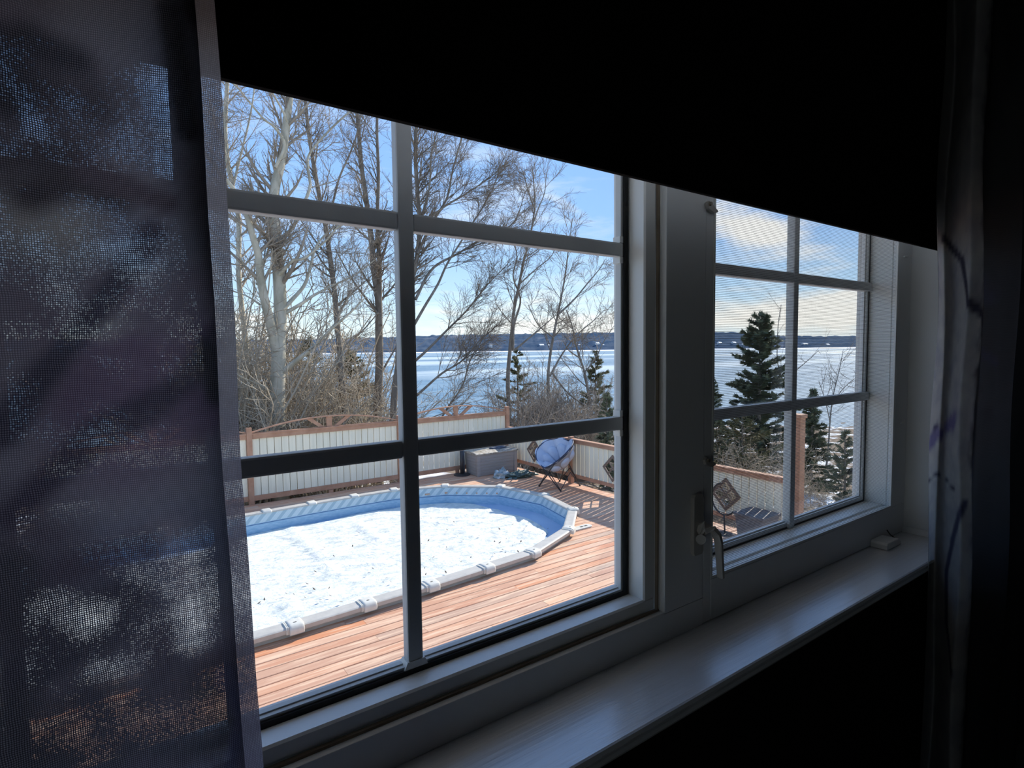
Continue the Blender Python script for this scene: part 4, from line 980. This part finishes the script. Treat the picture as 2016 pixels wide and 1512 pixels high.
# made-up dark hoop in place of foliage shadow, and planter seen through the screen
c = (8.02, 5.42, H)
hoop = tag(empty('shadow_hoop', c), 'made-up dark hoop standing in for foliage shadow at the diamond opening', 'stand')
MB().tube([(c[0], c[1] + .23 * math.cos(a_), H + .58 + .26 * math.sin(a_)) for a_ in np.linspace(-2.4, 1.4, 26)], .014, 8).build('hoop', M_dark, hoop, 0, True)
MB().tube([(c[0], c[1] - .02, H + .02), (c[0], c[1] + .0, H + .33)], .013, 8).build('stem', M_dark, hoop, 0, True)
MB().tube([(c[0], c[1] - .02, H + .001), (c[0], c[1] - .02, H + .018)], [.13, .12], 16).build('foot', M_dark, hoop)
c = (7.98, 4.82, H)
pl_ = tag(empty('planter', c), 'square dark grey planter on the deck below the tall post', 'planter')
m_ = MB(); m_.add([(c[0] - .19, c[1] - .19, H + .002), (c[0] + .19, c[1] - .19, H + .002), (c[0] + .19, c[1] + .19, H + .002), (c[0] - .19, c[1] + .19, H + .002), (c[0] - .23, c[1] - .23, H + .46), (c[0] + .23, c[1] - .23, H + .46), (c[0] + .23, c[1] + .23, H + .46), (c[0] - .23, c[1] + .23, H + .46)],
              [(3, 2, 1, 0), (4, 5, 6, 7), (0, 1, 5, 4), (1, 2, 6, 5), (2, 3, 7, 6), (3, 0, 4, 7)]); m_.build('pot', M_pot, pl_, .015)
m_ = MB(); m_.prism([(c[0] - .25, c[1] - .25), (c[0] + .25, c[1] - .25), (c[0] + .25, c[1] + .25), (c[0] - .25, c[1] + .25)], 2, H + .4605, H + .50); m_.build('rim', M_pot, pl_, .008)

# ================================================================== trees and brush
def tube_batch(branches, sides):
    """branches: list of (pts k x 3, rad k) with equal k -> verts, quads (numpy)"""
    P = np.array([b[0] for b in branches]); Rr = np.array([b[1] for b in branches]); n, k, _ = P.shape
    T = np.empty_like(P); T[:, 1:-1] = P[:, 2:] - P[:, :-2]; T[:, 0] = P[:, 1] - P[:, 0]; T[:, -1] = P[:, -1] - P[:, -2]
    T /= np.linalg.norm(T, axis=2, keepdims=True) + 1e-9
    ref = np.where(np.abs(T[:, :1, 2:3]) > .75, np.array([[[1., 0.2, 0]]]), np.array([[[0, 0.1, 1.]]]))
    A = np.cross(T, np.broadcast_to(ref, T.shape)); A /= np.linalg.norm(A, axis=2, keepdims=True) + 1e-9; B = np.cross(T, A)
    ang = 2 * np.pi * np.arange(sides) / sides
    V = P[:, :, None] + (A[:, :, None] * np.cos(ang)[None, None, :, None] + B[:, :, None] * np.sin(ang)[None, None, :, None]) * Rr[:, :, None, None]
    b_, r_, s_ = np.meshgrid(np.arange(n), np.arange(k - 1), np.arange(sides), indexing='ij')
    base = (b_ * k + r_) * sides; s2 = (s_ + 1) % sides
    Q = np.stack([base + s_, base + s2, base + sides + s2, base + sides + s_], -1).reshape(-1, 4)
    return V.reshape(-1, 3), Q

def batch_mesh(name, branches, sides_of, off):
    grp = {}
    for b in branches: grp.setdefault((len(b[0]), sides_of(b[1][0])), []).append(b)
    Vs = []; Qs = []; o = 0
    for (k, s_), bs in grp.items():
        V, Q = tube_batch(bs, s_); Vs.append(V); Qs.append(Q + o); o += len(V)
    return np_mesh(name, np.concatenate(Vs) - off, np.concatenate(Qs), smooth=True)

TR = np.random.default_rng(21)
def unit(v): return v / (np.linalg.norm(v) + 1e-9)
def resample(P, R_, n):
    P = np.asarray(P, float); s_ = np.concatenate([[0], np.cumsum(np.linalg.norm(np.diff(P, axis=0), axis=1))]); t = np.linspace(0, s_[-1], n)
    return np.stack([np.interp(t, s_, P[:, q]) for q in range(3)], 1), np.interp(t, s_, R_), s_[-1]
def sprout(par, n, lens, ang, k, up, r_fac, t0=.15, t1=.98, bend=.25, rmin=.0035, side=None, wob=.06):
    """n children along the parent branch"""
    P, R_ = par; out = []
    L = np.linalg.norm(np.diff(P, axis=0), axis=1).sum()
    for q in range(n):
        t = t0 + (t1 - t0) * (q + TR.random()) / n; f_ = t * (len(P) - 1); i_ = min(int(f_), len(P) - 2); fr = f_ - i_
        p0 = P[i_] * (1 - fr) + P[i_ + 1] * fr; r0 = R_[i_] * (1 - fr) + R_[i_ + 1] * fr; d_ = unit(P[i_ + 1] - P[i_])
        rnd_ = unit(TR.normal(size=3)); perp = unit(rnd_ - d_ * rnd_.dot(d_))
        if side is not None: perp = unit(perp + side)
        a_ = ang * (.7 + .6 * TR.random()); d0 = unit(d_ * math.cos(a_) + perp * math.sin(a_))
        ln = lens[0] + (lens[1] - lens[0]) * TR.random(); ln *= (1.15 - .65 * t)
        pts = [p0]; d1 = d0
        for s_ in range(k - 1):
            d1 = unit(d1 + np.array([0, 0, up]) * bend + TR.normal(size=3) * wob); pts.append(pts[-1] + d1 * ln / (k - 1))
        r1 = max(rmin, min(r0 * .7, r0 * r_fac))
        out.append((np.array(pts), np.linspace(r1, max(rmin * .6, r1 * .3), k)))
    return out
def px_limb(pts, yd, w0, w1, dy=0.0, wig=.0):
    """main limbs are laid through points seen in the photograph, each at its own distance"""
    o = []
    for q, (u, v) in enumerate(pts): o.append(onY(u, v, yd + dy * q / max(1, len(pts) - 1)))
    z = zdist(o[0]); P = catmull(o, 5) if len(o) > 2 else np.array(o)
    R_ = np.linspace(w0, w1, len(P)) / 2 * z / FPX
    return P, R_
def leaf_tree(label, trunk, limbs, mt, mtw, dens=1.0, group=None, up=.22, side=None, tw=1.0, ground=True, name='bare_tree', twr=1.15, lv=(9, 7, 5)):
    P, R_ = trunk
    if ground:
        b = P[0].copy(); b[2] = float(ground_z(np.array(b[0]), np.array(b[1]))) - .3
        P = np.vstack([b, P]); R_ = np.concatenate([[R_[0] * 1.25], R_])
    root = tag(empty(name, P[0]), label, 'tree', group); off = P[0]
    def part(nm, br, sides):
        Pq, Rq, _ = resample(br[0], br[1], max(8, len(br[0]))); V, Q = tube_batch([(Pq, Rq)], sides); return link(nm, np_mesh(nm, V - off, Q, smooth=True), mt, root)
    part('trunk', (P, R_), 14)
    for l_ in limbs: part('limb', l_, 10)
    fine = []; mains = [(P, R_, 1.0)] + [(l_[0], l_[1], 1.0) for l_ in limbs]
    for (p, r, wgt) in mains:
        L = np.linalg.norm(np.diff(p, axis=0), axis=1).sum(); pr = resample(p, r, 16); pr = (pr[0], pr[1])
        t0 = .45 if (p is P) else .30
        n1 = int(max(4, L * 4.6 * dens)); l1 = sprout(pr, n1, (.6 * tw, 2.1 * tw), .75, 7, up, .42, t0, .99, .30, .008 * twr, side)
        fine += l1
        for b1 in l1:
            l2 = sprout(b1, max(2, int(lv[0] * (.6 + .6 * TR.random()) * dens ** .5)), (.25 * tw, .95 * tw), .68, 5, up * .8, .55, .12, 1.0, .30, .0048 * twr, None)
            fine += l2
            for b2 in l2:
                fine += sprout(b2, max(1, int(lv[1] * (.35 + .6 * TR.random()))), (.12 * tw, .48 * tw), .62, 3, up * .6, .6, .15, 1.0, .30, .0036 * twr)
    me = batch_mesh('twigs', fine, lambda r: 6 if r > .03 else (4 if r > .012 else 3), off)
    tag(link('crown', me, mtw, root), None, None, None, 'stuff'); return root

D1 = 15.0
T1 = px_limb([(547, 850), (546, 790), (548, 720), (549, 660), (552, 610), (549, 540), (543, 470), (538, 420), (541, 370), (553, 320), (562, 260), (568, 210), (574, 170), (580, 110), (588, 40)], D1, 30, 9, .4)
T1[1][:] = np.interp(np.linspace(0, 1, len(T1[1])), [0, .25, .5, .75, 1], [15, 13, 10, 7.5, 4]) * zdist(onY(547, 800, D1)) / FPX
L1 = [px_limb([(544, 690), (533, 640), (521, 590), (513, 545), (508, 500), (499, 470), (488, 430), (480, 400), (470, 385), (430, 335), (395, 290)], D1, 19, 5, -.6),
      px_limb([(553, 735), (590, 705), (622, 680), (650, 650), (690, 615), (720, 585)], D1, 11, 2, -1.6),
      px_limb([(556, 610), (575, 590), (600, 560), (612, 520), (625, 480), (660, 445), (690, 425)], D1, 9, 2.5, .8),
      px_limb([(550, 540), (560, 530), (578, 512), (600, 508), (640, 475), (668, 445), (700, 440)], D1, 8, 2, -.9),
      px_limb([(546, 480), (553, 470), (575, 450), (587, 425), (610, 370), (606, 330), (611, 300), (650, 255), (700, 210), (760, 165)], D1, 9, 3, .9),
      px_limb([(555, 620), (590, 600), (620, 580), (660, 560), (700, 540), (740, 510)], D1, 8, 2, 1.2),
      px_limb([(542, 330), (560, 285), (540, 250), (520, 235), (490, 200), (465, 170), (430, 145)], D1, 6, 2, -.4),
      px_limb([(566, 240), (555, 215), (535, 180), (525, 150), (510, 100)], D1, 5, 2, -.3),
      px_limb([(506, 560), (515, 535), (525, 500), (530, 480), (528, 440)], D1, 5, 2.5, .5),
      px_limb([(530, 770), (505, 755), (480, 745), (455, 733), (420, 720)], D1, 5, 2, -.8),
      px_limb([(509, 556), (480, 520), (462, 485), (442, 475), (410, 455)], D1, 4, 1.5, -.6), px_limb([(512, 600), (490, 585), (465, 575), (435, 570)], D1, 4, 1.5, .6)]
leaf_tree('tall pale-barked bare tree with two trunks forking low behind the left fence panel', T1, L1, M_bark, M_twig, .66, lv=(13, 8, 0))
T0 = px_limb([(500, 850), (492, 760), (480, 640), (470, 540), (470, 430), (458, 370), (447, 310), (443, 250), (446, 190), (449, 130), (452, 60)], 17.5, 11, 7, .5)
leaf_tree('bare tree whose thin trunk rises beside the edge of the left curtain', T0, [px_limb([(458, 370), (475, 300), (490, 240), (500, 180), (505, 120)], 17.5, 5, 2, .6), px_limb([(447, 310), (425, 250), (410, 190)], 17.5, 4, 2, -.6)], M_bark, M_twig, .5, lv=(13, 8, 0))
T2 = px_limb([(682, 850), (679, 800), (672, 740), (669, 690), (664, 640), (660, 590), (654, 540), (648, 495), (642, 450), (636, 425), (622, 350), (612, 290), (606, 250), (600, 180)], 16.2, 13, 6, .4)
leaf_tree('slim dark bare tree lit along its right edge, left of the window bar', T2, [px_limb([(640, 440), (655, 400), (668, 350), (690, 300), (705, 255), (715, 200)], 16.2, 5, 2, -.7), px_limb([(670, 700), (690, 670), (715, 650), (745, 615)], 16.2, 5, 2, .7), px_limb([(676, 770), (640, 790), (600, 830)], 16.2, 5, 2, .4)], M_bark2, M_twig2, .55, lv=(13, 8, 0))
T3 = px_limb([(742, 850), (744, 790), (747, 720), (746, 650), (745, 590), (736, 530), (732, 480), (727, 440), (722, 400), (712, 330), (706, 260), (700, 190)], 17.0, 18, 6, .3)
leaf_tree('bare tree with twin straight stems close left of the upright window bar', T3, [px_limb([(748, 640), (747, 580), (747, 520), (744, 460), (743, 420), (745, 340), (742, 260), (744, 180)], 17.0, 11, 5, .5), px_limb([(748, 740), (770, 700), (795, 660)], 17, 5, 2, .5), px_limb([(745, 620), (715, 580), (690, 545), (660, 490)], 17, 5, 2, -.6), px_limb([(735, 480), (760, 440), (790, 380), (800, 320)], 17, 5, 2, -.6)], M_bark2, M_twig2, .55, lv=(13, 8, 0))
T4 = px_limb([(773, 850), (775, 800), (778, 760), (784, 720), (785, 680), (792, 640), (800, 590), (812, 545), (822, 500), (826, 440), (822, 380), (818, 300), (822, 200)], 15.6, 14, 7, .2)
S_ = np.array([.82, -.57, .1])
L4 = [px_limb([(815, 640), (838, 600), (862, 560), (880, 520), (905, 480), (930, 440), (955, 400), (975, 360), (985, 320)], 15.6, 6, 1.6, .6),
      px_limb([(806, 720), (840, 690), (880, 650), (920, 610), (960, 560), (1000, 520)], 15.6, 6, 1.6, -.6),
      px_limb([(795, 800), (830, 770), (870, 735), (910, 710), (945, 670), (980, 640)], 15.6, 6, 1.6, -1.0),
      px_limb([(822, 500), (850, 440), (880, 390), (890, 340), (905, 285), (915, 240)], 15.6, 6, 2, .5),
      px_limb([(826, 440), (845, 370), (850, 300), (870, 230)], 15.6, 5, 2, -.5), px_limb([(826, 450), (870, 410), (920, 380), (970, 345), (990, 325)], 15.6, 5, 1.6, -.3),
      px_limb([(776, 872), (815, 868), (850, 850), (880, 805), (910, 760), (922, 720), (935, 690), (960, 655)], 15.6, 5, 1.6, -.9),
      px_limb([(818, 590), (850, 530), (900, 500), (950, 470), (1010, 440), (1035, 375)], 15.6, 6, 1.6, .9)]
leaf_tree('wide bare tree fanning long ascending twigs to the right of the window bar', T4, L4, M_bark2, M_twig2, .95, side=S_ * .35, up=.14, tw=1.05, lv=(13, 8, 0))
T5 = px_limb([(1004, 850), (1001, 790), (1000, 740), (1004, 690), (1008, 650), (1012, 610), (1022, 560), (1032, 510), (1041, 480), (1050, 430), (1053, 400), (1050, 350), (1047, 325)], 15.0, 9, 1.6, .4)
leaf_tree('narrow bare tree rising just behind the corner post of the fence', T5, [px_limb([(1010, 690), (1012, 640), (1025, 590), (1010, 545), (1018, 500), (1000, 460)], 15, 5, 1.5, .5), px_limb([(1046, 450), (1060, 410), (1072, 380), (1076, 340)], 15, 3, 1.2, -.3), px_limb([(1012, 690), (1060, 650), (1095, 620)], 15, 4, 1.4, -.4), px_limb([(1052, 410), (1040, 375), (1030, 340)], 15, 3, 1.2, .3), px_limb([(1022, 560), (1055, 530), (1085, 505), (1095, 480)], 15, 3, 1.2, .3)], M_bark2, M_twig2, .46, lv=(13, 8, 0))
T6 = px_limb([(1081, 860), (1080, 800), (1079, 745), (1083, 700), (1090, 660), (1098, 620), (1106, 580), (1113, 540), (1118, 500), (1122, 470), (1127, 430)], 14.6, 7, 1.5, .4)
leaf_tree('thin bare sapling with pale stem left of the window jamb', T6, [px_limb([(1088, 735), (1110, 765), (1132, 785), (1156, 800)], 14.6, 4, 2, -.4), px_limb([(1098, 620), (1130, 590), (1155, 560), (1180, 530), (1192, 510)], 14.6, 4, 1.3, .4), px_limb([(1090, 665), (1060, 640), (1040, 600)], 14.6, 3, 1.3, -.4), px_limb([(1083, 740), (1105, 700), (1135, 660), (1170, 630), (1190, 610)], 14.6, 4, 1.3, .4)], M_bark2, M_twig2, .5, lv=(13, 8, 0))
T7 = px_limb([(1168, 860), (1164, 810), (1156, 760), (1150, 730), (1140, 700), (1132, 670), (1126, 640), (1115, 610)], 14.2, 7, 2, .3)
leaf_tree('leaning bare sapling next to the window jamb', T7, [px_limb([(1150, 735), (1175, 700), (1190, 670), (1210, 640)], 14.2, 3, 1.2, .3), px_limb([(1142, 705), (1120, 690), (1108, 670)], 14.2, 3, 1.2, -.3)], M_bark2, M_twig2, .5, lv=(13, 8, 0))
T8 = px_limb([(1545, 900), (1548, 810), (1549, 765), (1540, 745), (1531, 715), (1530, 690), (1532, 640), (1538, 600)], 13.0, 3.0, 1.0, .4)
leaf_tree('thin curved sapling in front of the lake beside the casement bar', T8, [px_limb([(1566, 730), (1590, 710), (1612, 690)], 13.0, 2, 1, .2)], M_bark2, M_twig2, .2, lv=(2, 2, 0))
T9 = px_limb([(1622, 960), (1630, 890), (1634, 830), (1640, 780), (1652, 730), (1660, 690)], 11.0, 4, 1.0, .4)
leaf_tree('spindly bare sapling at the right edge of the casement', T9, [px_limb([(1634, 830), (1625, 790), (1612, 750)], 11, 2, 1, .2), px_limb([(1640, 790), (1665, 760), (1690, 740)], 11, 2, 1, .2)], M_bark2, M_twig2, .6, lv=(4, 3, 0))

# ---- brush: three bushes grown once, then copied one by one
def bush(label, group, seed, mtw, hgt, n, spread, twl=1.0):
    global TR
    TR = np.random.default_rng(seed); fine = []; stems = []
    for q in range(n):
        a_ = 2 * math.pi * TR.random(); r = .18 * TR.random(); p = [np.array([r * math.cos(a_), r * math.sin(a_), -.1])]; d_ = unit(np.array([math.cos(a_) * spread, math.sin(a_) * spread, 1.0])); h_ = hgt * (.6 + .5 * TR.random())
        for s_ in range(8): d_ = unit(d_ + TR.normal(size=3) * .13 + np.array([0, 0, .03])); p.append(p[-1] + d_ * h_ / 8)
        stems.append((np.array(p), np.linspace(.014, .005, 9) * hgt / 2.2))
    fine += stems
    for s_ in stems:
        l1 = sprout(s_, 10, (.35 * twl, 1.0 * twl), .85, 5, .15, .6, .12, 1.0, .3, .0055, None, .14); fine += l1
        for b in l1: fine += sprout(b, 5, (.15 * twl, .55 * twl), .8, 4, .1, .6, .1, 1.0, .3, .0042, None, .18)
    root = tag(empty('bush', (0, 0, 0)), label, 'bush', group)
    me = batch_mesh('branches', fine, lambda r: 4 if r > .012 else 3, np.zeros(3))
    tag(link('branches', me, mtw, root), None, None, None, 'stuff'); return root
def dup(root, loc, rz, sc, label=None, group=None):
    r = root.copy(); COL.objects.link(r); r.location = loc; r.rotation_euler = (0, 0, rz); r.scale = (sc, sc, sc)
    if label: r['label'] = label
    if group: r['group'] = group
    for ch in root.children:
        c_ = ch.copy(); COL.objects.link(c_); c_.parent = r
        for g_ in ch.children: d_ = g_.copy(); COL.objects.link(d_); d_.parent = c_
    return r
SCL = 1.9
def scatter(protos, spots, label, group):
    used = set()
    for q, (u, yd, top, sc) in enumerate(spots):
        p = onY(u, 800, yd); x, y_ = float(p[0]), yd; sc = sc * SCL; gz = float(ground_z(np.array(x), np.array(y_)))
        pr = protos[q % len(protos)]
        if id(pr) not in used: used.add(id(pr)); pr.location = (x, y_, gz); pr.rotation_euler = (0, 0, q * 1.7); pr.scale = (sc,) * 3
        else: dup(pr, (x, y_, gz), q * 1.7, sc)
LB = 'tangled leafless tan bush in the thicket behind the back fence'; GB = 'tan bushes behind the back fence'
scatter([bush(LB, GB, 31 + q, M_brush, 2.9, 14, .50) for q in range(3)],
        [(455, 15.2, 0, .80), (490, 15.0, 0, .70), (510, 16.6, 0, .9), (500, 17.6, 0, 1.15), (455, 17.5, 0, 1.2), (565, 17.4, 0, 1.0), (600, 15.2, 0, .70), (625, 15.6, 0, .75), (645, 14.2, 0, .55), (600, 18.5, 0, 1.1), (655, 17.5, 0, .95), (690, 15.0, 0, .75), (715, 16.0, 0, .6), (420, 15.0, 0, 1.2), (430, 19.0, 0, 1.3), (475, 20.5, 0, 1.3), (540, 20.5, 0, 1.25), (465, 15.8, 0, .8), (530, 18.6, 0, 1.0), (585, 16.2, 0, .8), (635, 16.8, 0, .8), (670, 16.0, 0, .7), (705, 17.4, 0, .7), (610, 20.5, 0, 1.1), (660, 20.0, 0, .9)], LB, GB)
SCL = 1.4
LG = 'leafless grey twiggy bush beyond the corner of the deck'; GG = 'grey bushes beyond the deck corner'
scatter([bush(LG, GG, 51 + q, M_twig, 2.6, 14, .45, .9) for q in range(3)],
        [(985, 15.0, 0, .55), (1015, 13.4, 0, .85), (1030, 15.0, 0, 1.0), (1055, 13.8, 0, .95), (1070, 15.0, 0, .9), (1045, 17.0, 0, 1.0), (1095, 13.2, 0, .8), (1110, 15.0, 0, .9), (1140, 13.5, 0, .75), (1085, 17.0, 0, 1.1), (1165, 12.9, 0, .6), (1190, 12.9, 0, .55), (1022, 14.2, 0, .9), (1062, 14.4, 0, 1.0), (1088, 14.0, 0, .95), (1122, 14.2, 0, .9), (1150, 14.6, 0, .9), (1175, 14.2, 0, .8), (1040, 16.0, 0, 1.05), (1130, 16.5, 0, 1.0), (1200, 15.5, 0, .85)], LG, GG)
LC = 'low tangled bush against the outside of the right fence'; GC = 'bushes outside the right fence'
def scat2(protos, spots):
    used = set()
    for q, (u, x, sc) in enumerate(spots):
        p = onX(u, 800, x); y_ = float(p[1]); gz = float(ground_z(np.array(x), np.array(y_))); pr = protos[q % len(protos)]
        if id(pr) not in used: used.add(id(pr)); pr.location = (x, y_, gz); pr.rotation_euler = (0, 0, q * 2.1); pr.scale = (sc,) * 3
        else: dup(pr, (x, y_, gz), q * 2.1, sc)
scat2([bush(LC, GC, 71 + q, M_brush, 2.0, 9, .6, .8) for q in range(2)],
      [(1405, 12.5, .95), (1440, 13.0, 1.0), (1475, 12.2, .9), (1515, 13.0, .95), (1460, 15.5, 1.1), (1535, 14.5, .95), (1545, 11.0, .5), (1600, 13.0, .8), (1630, 12.0, .6), (1650, 14.0, .7), (1590, 10.5, .5), (1400, 14.0, .75), (1480, 15.0, .7)])

# ---- conifers
def conifer(label, base, hgt, rad, seed, mt, n=24, ragged=.25, group=None, droop=-.25, sparse=1.0, mtb=M_bark2, top_pow=.8):
    r_ = np.random.default_rng(seed); base = np.array(base, float)
    root = tag(empty('spruce', base), label, 'tree', group)
    P = np.array([[0, 0, -.2], [.02, 0, hgt * .5], [0, .02, hgt]]); V, Q = tube_batch([(P, np.array([hgt * .016, hgt * .010, .008]))], 8)
    link('trunk', np_mesh('trunk', V, Q, smooth=True), mtb, root)
    limbs = []; T = []; 
    for w_ in range(int(n * 6.0)):
        t = (w_ + r_.random()) / (n * 6.0); z = hgt * (.06 + .93 * t); L = rad * ((1 - t) ** top_pow + .04) * (1 - ragged + 2 * ragged * r_.random())
        if r_.random() > sparse: continue
        a_ = r_.random() * 2 * math.pi; d_ = np.array([math.cos(a_), math.sin(a_), droop + .55 * t + .15 * r_.normal()]); pts = [np.array([0, 0, z])]; kk = 5
        for s_ in range(kk): d_ = unit(d_ + np.array([0, 0, .07])); pts.append(pts[-1] + d_ * L / kk)
        pts = np.array(pts); limbs.append((pts, np.linspace(.012, .004, kk + 1)))
        m_ = int(max(14, L * 95)); s1 = r_.random(m_) ** .7; f_ = s1 * (kk - .01); i_ = f_.astype(int); fr = (f_ - i_)[:, None]
        c0 = pts[i_] * (1 - fr) + pts[i_ + 1] * fr; dd = pts[i_ + 1] - pts[i_]; dd /= np.linalg.norm(dd, axis=1, keepdims=True)
        nrm_ = r_.normal(size=(m_, 3)); nrm_[:, 2] *= .5; side_ = nrm_ - dd * (nrm_ * dd).sum(1, keepdims=True); side_ /= np.linalg.norm(side_, axis=1, keepdims=True)
        ln = (.07 + .11 * r_.random((m_, 1))) * (hgt / 5) ** .45; tip = c0 + (dd * .75 + side_ * .75) * ln
        up_ = np.cross(dd, side_) ; wd = .026 * (hgt / 5) ** .45
        T.append(np.stack([c0 - up_ * wd, c0 + up_ * wd, tip], 1).reshape(-1, 3)); T.append(np.stack([c0 - side_ * wd + up_ * ln * .2, c0 + side_ * wd, tip + up_ * ln * .35], 1).reshape(-1, 3))
    V = np.concatenate(T); tri = np.arange(len(V)).reshape(-1, 3)
    tag(link('needles', np_mesh('needles', V, None, tri), mt, root), None, None, None, 'stuff')
    V, Q = tube_batch(limbs, 3); tag(link('boughs', np_mesh('boughs', V, Q), mtb, root), None, None, None, 'stuff'); return root
def con_px(label, u, vtop, dist, width_px, seed, mt=M_needle, **kw):
    """conifer standing on the bank in the direction of column u, top at row vtop, at a given ground distance"""
    d_ = ray(u, vtop); d_ = d_ / np.linalg.norm(d_[:2]) * dist; gz = float(ground_z(np.array(d_[0]), np.array(d_[1]))) - .1
    h_ = d_[2] - gz; rad = width_px / 2 * zdist(d_) / FPX
    return conifer(label, (d_[0], d_[1], gz), h_, rad, seed, mt, **kw)
con_px('tallest spruce standing against the lake in the left half of the casement', 1497, 618, 25, 128, 3, n=66, ragged=.48, top_pow=.50, sparse=.75)
con_px('spruce at the far left edge of the casement behind the mullion', 1400, 745, 24, 120, 4, n=24)
con_px('shorter spruce directly behind the tall fence post', 1600, 768, 20, 90, 5, n=26)
con_px('dark evergreen behind the narrow tree at the fence corner', 1018, 690, 21, 120, 6, M_needle2, n=22, ragged=.5, sparse=.5)
con_px('young evergreen between the sapling stems left of the jamb', 1172, 690, 20, 110, 7, M_needle2, n=24, ragged=.5, sparse=.55)
con_px('small evergreen low beside the window jamb', 1195, 775, 16.5, 70, 8, n=20)
con_px('olive-brown cedar in the thicket left of the twin-stemmed tree', 690, 690, 21, 190, 9, M_needle2, n=26, ragged=.35, sparse=.8)
con_px('olive-brown cedar behind the pale forked tree', 605, 665, 23, 150, 10, M_needle2, n=26, ragged=.4, sparse=.75)
con_px('low spreading evergreen outside the right fence below the tall spruce', 1462, 810, 17, 190, 12, M_needle2, n=20, ragged=.5, sparse=.5)
con_px('small evergreen on the bank at the right edge of the casement', 1665, 850, 15, 90, 13, n=18, ragged=.4, sparse=.7)
con_px('low evergreen behind the right fence beside the mullion', 1412, 830, 17, 100, 14, M_needle2, n=18, ragged=.5, sparse=.6)
